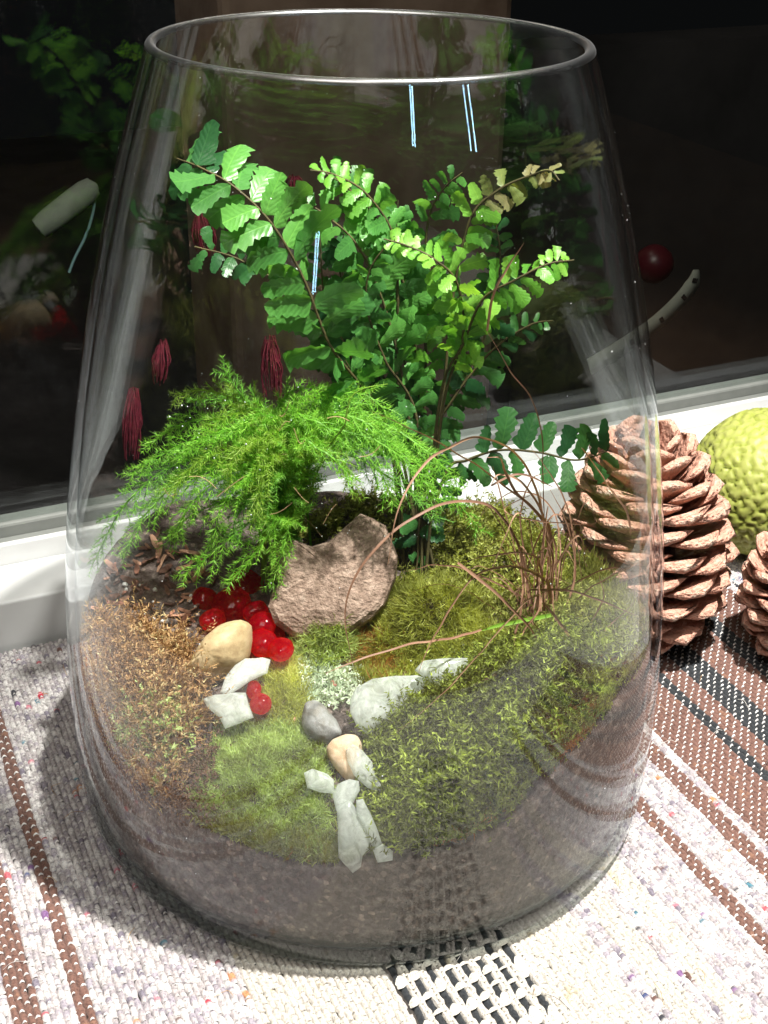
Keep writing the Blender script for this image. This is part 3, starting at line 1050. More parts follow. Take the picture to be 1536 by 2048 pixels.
# ------------------------------------------------------------------ stones, crystals, beads
def slab(outline, P0, nrm, thick, bulge, seed, amp, freq, rings=(1., .96, .8, .55, .28, .06), sub=4, sharp=False, facet=None, ex=6):
    """stone from its outline on a plane: rounded front and back faces, knobbly"""
    nrm = unit(nrm)
    Q = np.array([onplane(x, y, P0, nrm) for x, y in outline])
    L = len(Q)
    Qs = []
    for k in range(L):
        for s_ in range(sub):
            f = s_ / sub
            Qs.append(Q[k] * (1 - f) + Q[(k + 1) % L] * f)
    Q = np.array(Qs)
    for _ in range(0 if sharp else 1):
        Q = .5 * Q + .25 * np.roll(Q, 1, 0) + .25 * np.roll(Q, -1, 0)
    c = Q.mean(0)
    n = len(Q)
    V = []
    for sgn in (1, -1):
        for s_ in (rings if sgn > 0 else rings[1:]):
            h = thick * .5 * (1 - s_ ** ex) ** .5 * (1 + bulge * (1 - s_ * s_))
            P_ = c + (Q - c) * s_
            hh = np.full(n, h)
            if facet is not None and sgn > 0:
                for fd, fo, fs in facet:
                    hh = hh - fs * np.maximum(0, (P_ - c) @ np.asarray(fd) - fo)
                hh = np.maximum(hh, -.35 * thick)
            V.append(P_ + nrm * hh[:, None] * sgn)
    nr_ = len(rings)
    V = np.concatenate(V)
    Fc = []
    idx = list(range(nr_)) + [0] + [nr_ + k for k in range(nr_ - 1)]
    chain = idx[:nr_]
    back = idx[nr_:]
    for ch, flip in ((chain, False), (back, True)):
        for a, b2 in zip(ch[:-1], ch[1:]):
            for k in range(n):
                k2 = (k + 1) % n
                f = (a * n + k, a * n + k2, b2 * n + k2, b2 * n + k)
                Fc.append(f[::-1] if flip else f)
        last = ch[-1]
        f = tuple(last * n + k for k in range(n))
        Fc.append(f[::-1] if flip else f)
    V = V + nrm * (amp * (vnoise(V, freq, seed) + .5 * vnoise(V, freq * 2.7, seed + 1)))[:, None] + .35 * amp * np.stack([vnoise(V, freq * 1.7, seed + k) for k in (3, 4, 5)], 1)
    return V, Fc


def stone(name, outline, m, label, cat_, thick, tilt=.75, bulge=.4, amp=.0008, freq=180, seed=0, smooth=True, depth=None, yaw=0., sharp=False, lift=.0, facet=None, ex=6):
    bx, by = np.mean([p[0] for p in outline]), max(p[1] for p in outline)
    base = ground(bx, by, lift) if depth is None else ony(bx, by, depth)
    base = base + np.array([0, 0, 0.001])
    nrm = np.array([math.sin(yaw) * math.cos(tilt), -math.cos(yaw) * math.cos(tilt), math.sin(tilt)])
    V, Fc = slab(outline, base, nrm, thick, bulge, seed, amp, freq, ((1., .995, .975, .9, .75, .55, .3, .08) if ex > 6 else (1., .985, .93, .72, .4, .08)) if sharp else (1., .96, .8, .55, .28, .06), 3 if sharp else 4, sharp, facet, ex)
    me = pymesh(name, V, Fc, smooth)
    o = obj(name, me, m)
    return tag(o, label, cat_)


M_ROCK = noise_mat('brown_rock', [(.30, (0.112, 0.073, 0.054)), (.45, (0.237, 0.163, 0.125)), (.60, (0.338, 0.244, 0.192)), (.78, (0.500, 0.388, 0.320))], 230, .85, 1., detail=6, bscale=800, bdist=.0012)
M_TANST = noise_mat('tan_stone', [(.3, (.30, .20, .10)), (.5, (.48, .36, .20)), (.7, (.60, .48, .30))], 90, .6, .25, bscale=500)
M_GREYST = noise_mat('grey_stone', [(.35, (.17, .15, .12)), (.5, (.25, .25, .24)), (.65, (.36, .36, .36))], 110, .6, .3, bscale=600)
M_PEACH = noise_mat('peach_stone', [(.3, (.42, .27, .16)), (.5, (.60, .43, .28)), (.7, (.68, .55, .42))], 140, .6, .25, bscale=600)

stone('brown_rock', [(553, 1105), (560, 1087), (590, 1080), (625, 1093), (662, 1083), (700, 1048), (722, 1028), (745, 1035), (772, 1050), (782, 1078), (796, 1112), (790, 1160), (768, 1212), (742, 1240), (700, 1268), (640, 1285), (590, 1280), (552, 1250), (538, 1215), (545, 1188), (560, 1168), (554, 1130)],
      M_ROCK, 'large rough brown rock with a notched top, standing mid vase', 'rock', .016, .58, .0, .0007, 260, 5, depth=-.006, yaw=-.05, sharp=True, ex=40, smooth=False, facet=[((.1, .3, -.95), .011, .75), ((.95, .0, .1), .010, .45), ((-.5, 0, .8), .016, .5)])
stone('tan_stone', [(368, 1345), (395, 1310), (405, 1290), (425, 1262), (450, 1245), (480, 1240), (500, 1248), (500, 1290), (490, 1325), (455, 1345), (430, 1362), (395, 1366)],
      M_TANST, 'smooth tan pebble with a sharp ridge left of the red beads', 'stone', .016, .55, .7, .0008, 160, 6, yaw=-.3)
stone('grey_stone', [(604, 1430), (610, 1405), (628, 1399), (650, 1410), (672, 1440), (686, 1468), (662, 1488), (640, 1488), (612, 1470), (603, 1450)],
      M_GREYST, 'rough grey pebble left of the big clear crystal', 'stone', .010, .7, .5, .0006, 260, 7)
stone('peach_stone', [(652, 1495), (665, 1478), (690, 1468), (715, 1470), (725, 1490), (722, 1540), (712, 1562), (695, 1565), (672, 1540), (655, 1515)],
      M_PEACH, 'peach coloured pebble below the grey one', 'stone', .008, .8, .5, .0005, 260, 8)

M_CRYS, nt, b = mat('milky_crystal')
b.inputs['Base Color'].default_value = (.86, .90, .87, 1)
b.inputs['Roughness'].default_value = .14
b.inputs['IOR'].default_value = 1.5
tc = nd(nt, 'ShaderNodeTexCoord')
nz = nd(nt, 'ShaderNodeTexNoise', i_Scale=170., i_Detail=5, i_Roughness=.65, i_Distortion=1.5)
nt.links.new(tc.outputs['Object'], nz.inputs['Vector'])
bp = nd(nt, 'ShaderNodeBump', i_Strength=.1, i_Distance=.0012)
nt.links.new(nz.outputs[0], bp.inputs['Height'])
nt.links.new(bp.outputs[0], b.inputs['Normal'])
tl = nd(nt, 'ShaderNodeBsdfTranslucent')
tl.inputs[0].default_value = (.94, .97, .94, 1)
mx = nd(nt, 'ShaderNodeMixShader')
mx.inputs[0].default_value = .5
nt.links.new(b.outputs[0], mx.inputs[1])
nt.links.new(tl.outputs[0], mx.inputs[2])
tp = nd(nt, 'ShaderNodeBsdfTransparent')
tp.inputs[0].default_value = (.93, .96, .94, 1)
mr = nd(nt, 'ShaderNodeMapRange')
mr.inputs['From Min'].default_value = .35
mr.inputs['From Max'].default_value = .65
mr.inputs['To Min'].default_value = .66
mr.inputs['To Max'].default_value = .22
nt.links.new(nz.outputs[0], mr.inputs[0])
m2 = nd(nt, 'ShaderNodeMixShader')
nt.links.new(mr.outputs[0], m2.inputs[0])
nt.links.new(mx.outputs[0], m2.inputs[1])
nt.links.new(tp.outputs[0], m2.inputs[2])
nt.links.new(m2.outputs[0], nt.nodes['Material Output'].inputs[0])

CR = [
    ([(440, 1385), (450, 1355), (470, 1330), (490, 1318), (525, 1315), (541, 1320), (535, 1345), (500, 1362), (478, 1378), (455, 1392)], 'milky crystal shard leaning between tan pebble and red beads', .005, .9, 21),
    ([(405, 1398), (430, 1390), (470, 1385), (492, 1385), (498, 1410), (508, 1435), (480, 1447), (450, 1457), (440, 1435), (415, 1415)], 'square milky crystal behind the dark twig', .007, .8, 22),
    ([(700, 1400), (712, 1375), (745, 1357), (790, 1352), (835, 1350), (852, 1358), (846, 1390), (825, 1410), (795, 1430), (770, 1452), (735, 1470), (712, 1450), (700, 1425)], 'biggest milky crystal lying on the dark green moss edge', .009, .75, 23),
    ([(830, 1340), (845, 1322), (890, 1316), (935, 1316), (938, 1330), (930, 1370), (905, 1385), (880, 1378), (855, 1360)], 'milky crystal wedge touching the right end of the biggest one', .007, .8, 24),
    ([(691, 1500), (705, 1488), (725, 1500), (745, 1525), (750, 1550), (762, 1570), (760, 1586), (735, 1575), (708, 1550), (696, 1525)], 'long leaf shaped milky crystal over the peach pebble', .006, .85, 25),
    ([(608, 1545), (625, 1537), (655, 1548), (668, 1560), (670, 1588), (640, 1585), (615, 1575)], 'small clear crystal chip on the light moss, shiny', .006, .8, 26),
    ([(664, 1590), (676, 1568), (700, 1558), (718, 1562), (720, 1580), (706, 1606), (690, 1625), (672, 1622)], 'small rounded milky crystal under the peach pebble', .006, .8, 27),
    ([(672, 1610), (700, 1600), (722, 1630), (740, 1660), (742, 1700), (725, 1712), (722, 1735), (705, 1746), (690, 1730), (677, 1715), (676, 1660)], 'tall milky crystal lowest against the front glass', .007, .7, 28),
    ([(712, 1600), (725, 1597), (740, 1625), (755, 1660), (764, 1688), (752, 1700), (742, 1690), (730, 1655), (712, 1625)], 'narrow milky crystal strip right of the tallest low one', .005, .7, 29),
    ([(745, 1700), (765, 1688), (786, 1702), (785, 1720), (755, 1725)], 'smallest milky crystal chip at the bottom of the crystal trail', .005, .7, 30)]
for ol, lb, th, ti, sd in CR:
    o = stone('crystal', ol, M_CRYS, lb, 'crystal', th * .62, ti, .1, .0005, 190, sd, smooth=True, sharp=True, lift=.0085 if sd in (24, 25) else .005)
    o['group'] = 'milky crystals on the moss'

def bead_mat(nm_, stops_):
    m_, nt, b = mat(nm_)
    b.inputs['Base Color'].default_value = (.42, .004, .02, 1)
    b.inputs['Roughness'].default_value = .08
    b.inputs['Specular IOR Level'].default_value = .8
    b.inputs['Coat Weight'].default_value = 1.
    b.inputs['Coat Roughness'].default_value = .02
    tl = nd(nt, 'ShaderNodeBsdfTranslucent')
    tc = nd(nt, 'ShaderNodeTexCoord')
    nz = nd(nt, 'ShaderNodeTexNoise', i_Scale=2.2, i_Detail=5, i_Roughness=.75)
    nt.links.new(tc.outputs['Object'], nz.inputs['Vector'])
    nt.links.new(ramp(nt, nz.outputs[0], stops_), tl.inputs[0])
    tp = nd(nt, 'ShaderNodeBsdfTransparent')
    tp.inputs[0].default_value = (.95, .06, .06, 1)
    m1 = nd(nt, 'ShaderNodeMixShader')
    m1.inputs[0].default_value = .42
    nt.links.new(tl.outputs[0], m1.inputs[1])
    nt.links.new(tp.outputs[0], m1.inputs[2])
    mx = nd(nt, 'ShaderNodeMixShader')
    mx.inputs[0].default_value = .80
    nt.links.new(b.outputs[0], mx.inputs[1])
    nt.links.new(m1.outputs[0], mx.inputs[2])
    nt.links.new(mx.outputs[0], nt.nodes['Material Output'].inputs[0])
    return m_


M_BEAD = bead_mat('red_glass', [(.42, (.75, .005, .04)), (.51, (1, .03, .04)), (.57, (1, .16, .03)), (.65, (1, .55, .12))])
M_BEAD2 = bead_mat('orange_red_glass', [(.40, (.9, .02, .02)), (.5, (1, .10, .02)), (.6, (1, .34, .05))])
V, Fc = lathe([(.0001, -.62), (.35, -.60), (.7, -.5), (.92, -.28), (1, -.02), (.97, .2), (.85, .42), (.62, .6), (.35, .71), (.12, .755), (.0001, .76)], 32)
beads_me = []
for q in range(5):
    V2 = V * (1 + (.10 if q else .03) * vnoise(V, 1.7, 80 + q) + (.05 if q else .01) * vnoise(V, 4.2, 90 + q))[:, None] * np.array([1, 1 - .05 * q, 1 - .04 * q])
    me = mesh_np('red_bead', V2, Fc, True)
    me.materials.append(M_BEAD)
    beads_me.append(me)
    me2 = me.copy()
    me2.materials.clear()
    me2.materials.append(M_BEAD2)
    beads_me2 = (beads_me2 if q else []) + [me2]
BD = [(462, 1212, 41, 0, 'largest round red glass bead, on top of the pile'), (490, 1172, 38, -.010, 'dark red glass bead at the back of the pile'), (410, 1200, 27, -.004, 'red glass bead at the far left of the pile'),
      (512, 1225, 26, .002, 'red glass bead right behind the largest one'), (425, 1240, 27, -.001, 'red glass bead half hidden behind the tan pebble'), (525, 1250, 27, .001, 'red glass bead under the pile against the brown rock'),
      (548, 1275, 24, -.003, 'red glass bead wedged at the foot of the brown rock'), (527, 1287, 31, .004, 'red glass bead beside the right end of tan pebble'), (562, 1300, 28, .007, 'bright red glass bead at the lower right of the pile'),
      (508, 1380, 19, .001, 'small orange-red bead above its twin, beside the square crystal'), (522, 1408, 21, .004, 'small red bead lowest of all, beside the square crystal')]
BP, BR = [], []
for x, y, rp, fw, lb in BD:
    g = ground(x, y + rp * .75)
    R_ = rp * ((g - CAM) @ np.array([0, _c, -_s])) / F
    p = g + np.array([0, .2 * R_, .62 * R_])
    BP.append(onplane(x, y, p - np.array([0, fw, 0]), np.array([0, 1., 0])))
    BR.append(R_)
BP = np.array(BP)
for _ in range(60):      # slide overlapping beads apart along the line of sight: a pile, one leaning on the other
    for i in range(len(BP)):
        for j in range(i + 1, len(BP)):
            dd = BP[i] - BP[j]
            ov = (BR[i] + BR[j]) * .86 - np.linalg.norm(dd)
            if ov > 0:
                ri, rj = unit(BP[i] - CAM), unit(BP[j] - CAM)
                sg = 1 if np.linalg.norm(BP[i] - CAM) > np.linalg.norm(BP[j] - CAM) else -1
                BP[i] += ri * ov * .3 * sg
                BP[j] -= rj * ov * .3 * sg
for k, (x, y, rp, fw, lb) in enumerate(BD):
    o = place((beads_me2 if k in (2, 4, 9, 10) else beads_me)[k % 5], 'glass_bead', BP[k], (rng.normal(0, .3), -.5 + rng.normal(0, .2), 1), random.uniform(0, 6), BR[k] * 1.04)
    tag(o, lb, 'bead', 'red glass beads')

# dark twig by the square crystal
P = spline([ground(413, 1495) + Z * .001, ground(420, 1470) + Z * .003, ground(430, 1450) + Z * .006, ground(432, 1430) + Z * .010, ground(424, 1420) + Z * .0125], 20)
V, Fc = tube(P, np.linspace(.0009, .0004, 20), 6)
o = obj('twig', mesh_np('twig', V, Fc, True), noise_mat('twig_bark', [(.3, (.03, .02, .018)), (.7, (.07, .045, .035))], 400, .8, .3))
tag(o, 'thin dark twig standing before the square crystal', 'twig')


# ------------------------------------------------------------------ button fern: fronds with scalloped leaflets
def leaflet(s):
    """scalloped leaf, base at the origin, length 1 along x"""
    r = np.random.default_rng(s)
    n = 12
    xs = np.linspace(0, 1, n + 1)
    V = []
    bend, cup, tw = r.uniform(-.55, .2), r.uniform(.0, .4), r.uniform(-.45, .45)
    up_, lo_ = r.uniform(.22, .28), r.uniform(.17, .23)
    for k, x in enumerate(xs):
        prof = np.interp(x, [0, .06, .2, .45, .75, .92, 1], [.04, .45, .95, 1., .9, .6, .18] if s % 2 else [.04, .22, .55, .85, 1.2, 1.05, .55])
        lob = np.interp(x, [0, .05, .14, .28, .4], [0, .7, 1.1, .35, 0])
        sc_ = 1 + (.13 if k % 2 else -.09) * (x > .25) + .09 * r.normal() * (x > .3)
        for sd in (1, 0, -1):
            wv = (up_ * (prof + .55 * lob) if sd > 0 else lo_ * prof) * sc_ if sd else 0
            y = sd * wv
            z = bend * x * x + cup * (abs(y) * 1.1) * (1 if sd else 0) + tw * x * y + .02 * r.normal() * (sd != 0)
            V.append((x * (1 + .02 * (sd != 0) * (k % 2)), y + .10 * x * x, z))
    Fc = []
    for k in range(n):
        a = 3 * k
        Fc += [(a, a + 1, a + 4, a + 3), (a + 1, a + 2, a + 5, a + 4)]
    return pymesh('leaflet', V, Fc, True)


def leaf_mat(name, stops, rough):
    m, nt, b = mat(name)
    oi = nd(nt, 'ShaderNodeObjectInfo')
    tc = nd(nt, 'ShaderNodeTexCoord')
    sx = nd(nt, 'ShaderNodeSeparateXYZ')
    nt.links.new(tc.outputs['Object'], sx.inputs[0])

    def mth(op, a_, b_):
        n_ = nd(nt, 'ShaderNodeMath', operation=op)
        for q_, v_ in enumerate((a_, b_)):
            if isinstance(v_, (int, float)):
                n_.inputs[q_].default_value = v_
            elif v_ is not None:
                nt.links.new(v_, n_.inputs[q_])
        return n_.outputs[0]
    yy = mth('ABSOLUTE', mth('SUBTRACT', sx.outputs['Y'], mth('MULTIPLY', mth('MULTIPLY', sx.outputs['X'], sx.outputs['X']), .10)), None)
    vein = mth('POWER', mth('ABSOLUTE', mth('SINE', mth('SUBTRACT', mth('MULTIPLY', sx.outputs['X'], 22), mth('MULTIPLY', yy, 26)), None), None), .35)
    rib = mth('MINIMUM', mth('MULTIPLY', yy, 45), 1)
    relief = mth('MULTIPLY', rib, mth('ADD', mth('MULTIPLY', vein, .5), .5))
    nz = nd(nt, 'ShaderNodeTexNoise', i_Scale=5., i_Detail=4)
    nt.links.new(tc.outputs['Object'], nz.inputs['Vector'])
    ad = nd(nt, 'ShaderNodeMath', operation='MULTIPLY_ADD')
    nt.links.new(nz.outputs[0], ad.inputs[0])
    ad.inputs[1].default_value = .35
    nt.links.new(oi.outputs['Random'], ad.inputs[2])
    c0 = ramp(nt, ad.outputs[0], stops)
    vm = nd(nt, 'ShaderNodeMix', data_type='RGBA', blend_type='MULTIPLY')
    vm.inputs[0].default_value = 1
    nt.links.new(c0, vm.inputs[6])
    nt.links.new(ramp(nt, relief, [(0, (1.5, 1.35, 1.2)), (.45, (1.08, 1.06, 1.05)), (1, (.97, .98, .98))]), vm.inputs[7])
    c = vm.outputs[2]
    nt.links.new(c, b.inputs['Base Color'])
    b.inputs['Roughness'].default_value = rough
    b.inputs['Specular IOR Level'].default_value = .5
    bp = nd(nt, 'ShaderNodeBump', i_Strength=.10, i_Distance=.012)
    nt.links.new(relief, bp.inputs['Height'])
    nt.links.new(bp.outputs[0], b.inputs['Normal'])
    t = nd(nt, 'ShaderNodeBsdfTranslucent')
    mc = nd(nt, 'ShaderNodeMix', data_type='RGBA', blend_type='MULTIPLY')
    mc.inputs[0].default_value = 1
    nt.links.new(c, mc.inputs[6])
    mc.inputs[7].default_value = (1.9, 1.7, .8, 1)
    nt.links.new(mc.outputs[2], t.inputs[0])
    mx = nd(nt, 'ShaderNodeMixShader')
    mx.inputs[0].default_value = .38
    nt.links.new(b.outputs[0], mx.inputs[1])
    nt.links.new(t.outputs[0], mx.inputs[2])
    nt.links.new(mx.outputs[0], nt.nodes['Material Output'].inputs[0])
    return m


M_LEAF = leaf_mat('leaf_green', [(.15, (0.051, 0.173, 0.042)), (.6, (0.080, 0.256, 0.054)), (1.2, (0.123, 0.346, 0.066))], .38)
M_LEAF_BR = leaf_mat('leaf_bright', [(.15, (0.088, 0.276, 0.033)), (.6, (0.138, 0.368, 0.044)), (1.2, (0.213, 0.460, 0.066))], .38)
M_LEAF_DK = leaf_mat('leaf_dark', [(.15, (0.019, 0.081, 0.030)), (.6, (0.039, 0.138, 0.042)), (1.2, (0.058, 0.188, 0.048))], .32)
M_LEAF_DRY = leaf_mat('leaf_dry', [(.15, (.14, .17, .05)), (.6, (.20, .26, .07)), (1.2, (.28, .26, .12))], .45)
M_RACH = noise_mat('rachis', [(.3, (.05, .045, .02)), (.7, (.11, .09, .035))], 200, .6, .1)
LEAFS = {}
for nm, m in (('green', M_LEAF), ('bright', M_LEAF_BR), ('dark', M_LEAF_DK), ('dry', M_LEAF_DRY)):
    LEAFS[nm] = []
    for s in range(10):
        me = leaflet(100 + s)
        me.materials.append(m)
        LEAFS[nm].append(me)
TOCAM = lambda p: unit(CAM - p)
fb = ony(845, 1010, .045)
fb[2] = float(height(np.array([fb[0]]), np.array([fb[1]]))[0])
fern = empty('button_fern', fb)
tag(fern, 'tall green fern with scalloped leaflets rising above the moss', 'fern')


def inside(p, margin=.004):
    rl = RO(np.clip(p[2], 0, .299)) - TK - margin
    r_ = math.hypot(p[0], p[1])
    if r_ > rl:
        p = p.copy()
        p[:2] *= rl / r_
    return p


nleaf = 0


def frond(pts, L, kind, face, start=.35, step=1.0, fold=.25, tipk=None, seed=0, droop=.0, taper=(.75, 1.1, .35), jit=.30):
    global nleaf
    r = np.random.default_rng(seed + 500)
    P = np.array([inside(ony(x, y, (.030 + .6 * d) if d > -.02 or y < 850 else d + .016), .006) for x, y, d in pts])
    P = np.vstack([fb + np.array([r.normal() * .006, r.normal() * .006, -.002]), P])
    S = spline(P, 90)
    seglen = np.r_[0, np.cumsum(np.linalg.norm(np.diff(S, axis=0), axis=1))]
    tot = seglen[-1]
    V, Fc = tube(S, np.linspace(.0008, .0003, 90), 5)
    fo = obj('frond', mesh_np('frond', V, Fc, True), M_RACH, fern)
    T = unit(np.gradient(S, axis=0))
    s_, k = start * tot, 0
    while s_ < tot * .985:
        f = (s_ - start * tot) / (tot * (1 - start))
        ln = L * np.interp(f, [0, .45, 1], taper) * r.uniform(.72, 1.15)
        if seed != 1 and r.random() < .05:
            s_ += ln * .31 * step
            k += 1
            continue
        i_ = min(89, int(np.searchsorted(seglen, s_)))
        t = T[i_]
        fn = unit(np.asarray(face) * .55 + TOCAM(S[i_]) * .45 + r.normal(0, jit, 3))
        fn = unit(fn - t * (fn @ t))
        side = np.cross(fn, t) * (1 if k % 2 else -1)
        d = unit(side * .9 + t * .42 - fn * droop + r.normal(0, .10, 3))
        nz_ = unit(fn + side * fold * r.uniform(-1, 1) - d * (fn @ d))
        nz_ = unit(nz_ - d * (nz_ @ d))
        y = np.cross(nz_, d)
        if k % 2 == 0:
            y = -y
            nz2 = -nz_
        else:
            nz2 = nz_
        y = np.cross(nz2, d)
        tip = S[i_] + d * ln
        rl = RO(np.clip(tip[2], 0, .299)) - TK - .002
        rt = math.hypot(tip[0], tip[1])
        if rt > rl:
            ln *= max(.45, 1 - (rt - rl) / ln)
        M = Matrix(((d[0] * ln, y[0] * ln, nz2[0] * ln, S[i_][0]), (d[1] * ln, y[1] * ln, nz2[1] * ln, S[i_][1]), (d[2] * ln, y[2] * ln, nz2[2] * ln, S[i_][2]), (0, 0, 0, 1)))
        kk = kind if not (tipk and f > tipk[0]) else tipk[1]
        link('leaflet', LEAFS[kk][r.integers(0, 10)], fo, M)
        nleaf += 1
        s_ += ln * .31 * step
        k += 1
    return fo


UPC = np.array([.0, -.35, 1.])
frond([(790, 900, .03), (735, 790, .01), (660, 690, -.01), (608, 560, -.02), (545, 450, -.025), (470, 375, -.02), (400, 335, -.008), (345, 316, .006)],   .0205, 'green', (-.2, -.35, 1), .38, .60, seed=1, tipk=(.88, 'dark'), taper=(.7, 1.1, .8))
frond([(880, 800, .035), (925, 690, .02), (965, 600, .0), (1030, 560, -.012), (1095, 528, -.012), (1148, 520, -.006)], .0120, 'bright', (.1, -.3, 1), .55, .72, seed=2, droop=.25, jit=.3)
frond([(885, 820, .035), (925, 680, .02), (915, 570, .0), (870, 520, -.008), (815, 492, -.006), (768, 478, .0)], .0105, 'bright', (.0, -.2, 1), .58, .72, seed=3, droop=.15, jit=.3)
frond([(885, 800, .05), (905, 600, .05), (940, 440, .045), (1000, 378, .04), (1070, 348, .036), (1140, 336, .03), (1190, 352, .028)], .0115, 'bright', (.1, -.7, .6), .52, .95, seed=4, droop=.3, tipk=(.6, 'dry'), jit=.4, taper=(1.1, 1., .4))
frond([(800, 800, .055), (795, 600, .05), (790, 480, .045), (735, 390, .04), (670, 350, .035), (620, 340, .03)], .0140, 'green', (-.1, -.3, 1), .50, .9, seed=5, tipk=(.7, 'bright'))
frond([(820, 820, .06), (800, 640, .06), (792, 500, .06), (796, 400, .06)], .0155, 'green', (0, -1, .3), .45, .9, seed=6)
frond([(850, 800, .07), (850, 600, .07), (855, 450, .068), (885, 380, .06), (925, 345, .055)], .0150, 'green', (.1, -.8, .5), .48, .9, seed=7)
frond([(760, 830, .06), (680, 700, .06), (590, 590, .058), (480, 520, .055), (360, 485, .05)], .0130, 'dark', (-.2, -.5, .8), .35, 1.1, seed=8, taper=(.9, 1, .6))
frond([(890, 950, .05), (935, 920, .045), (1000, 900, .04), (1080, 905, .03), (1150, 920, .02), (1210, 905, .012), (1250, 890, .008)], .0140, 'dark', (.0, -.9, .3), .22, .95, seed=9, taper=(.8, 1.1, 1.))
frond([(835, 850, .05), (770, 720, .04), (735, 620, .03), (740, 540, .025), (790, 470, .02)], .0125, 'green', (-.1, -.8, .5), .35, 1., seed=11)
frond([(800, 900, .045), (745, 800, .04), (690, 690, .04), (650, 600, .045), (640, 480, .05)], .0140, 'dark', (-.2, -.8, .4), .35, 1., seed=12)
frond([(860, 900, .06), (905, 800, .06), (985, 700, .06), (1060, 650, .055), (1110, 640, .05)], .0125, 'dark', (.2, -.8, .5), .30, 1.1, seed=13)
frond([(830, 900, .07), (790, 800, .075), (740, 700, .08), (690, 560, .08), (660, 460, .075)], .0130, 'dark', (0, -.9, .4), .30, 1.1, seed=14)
frond([(840, 1030, .03), (836, 1080, .022), (835, 1120, .017), (828, 1160, .012)], .0125, 'dark', (0, -.9, .4), .25, 1., seed=17)
frond([(780, 880, .035), (735, 815, .02), (712, 760, .008), (690, 720, .0)], .0150, 'green', (0, -.8, .6), .45, 1.2, seed=18, droop=.4)

frond([(820, 850, .05), (780, 650, .045), (720, 500, .035), (650, 430, .03), (600, 400, .03)], .0165, 'green', (-.1, -.4, 1), .50, 1.0, seed=20)
frond([(840, 850, .06), (820, 620, .06), (760, 450, .055), (700, 380, .05), (650, 345, .05)], .0170, 'green', (-.1, -.5, .9), .55, .9, seed=23)
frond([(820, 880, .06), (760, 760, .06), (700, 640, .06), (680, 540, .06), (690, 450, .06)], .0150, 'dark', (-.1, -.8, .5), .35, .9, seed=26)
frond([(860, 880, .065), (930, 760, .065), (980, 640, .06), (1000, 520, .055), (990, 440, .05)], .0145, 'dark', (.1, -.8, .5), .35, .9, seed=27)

# ------------------------------------------------------------------ asparagus fern: arching sprays of needles
M_ASP = plant_mat('needle_green', [(0, (0.106, 0.252, 0.028)), (.45, (0.225, 0.527, 0.055)), (1, (0.449, 0.753, 0.125))], .5, .45, gain=1.3)
M_ASP2 = plant_mat('needle_yellow', [(0, (0.123, 0.246, 0.026)), (.45, (0.285, 0.493, 0.053)), (1, (0.474, 0.616, 0.173))], .5, .45, gain=1.3)
M_ASP3 = plant_mat('needle_deep', [(0, (0.078, 0.200, 0.034)), (.45, (0.156, 0.400, 0.051)), (1, (0.293, 0.619, 0.085))], .5, .4, gain=1.2)
ab = ony(565, 1010, .034)
ab[2] = float(height(np.array([ab[0]]), np.array([ab[1]]))[0])
asp = empty('asparagus_fern', ab)
tag(asp, 'feathery bright green asparagus fern arching over the left half', 'fern')


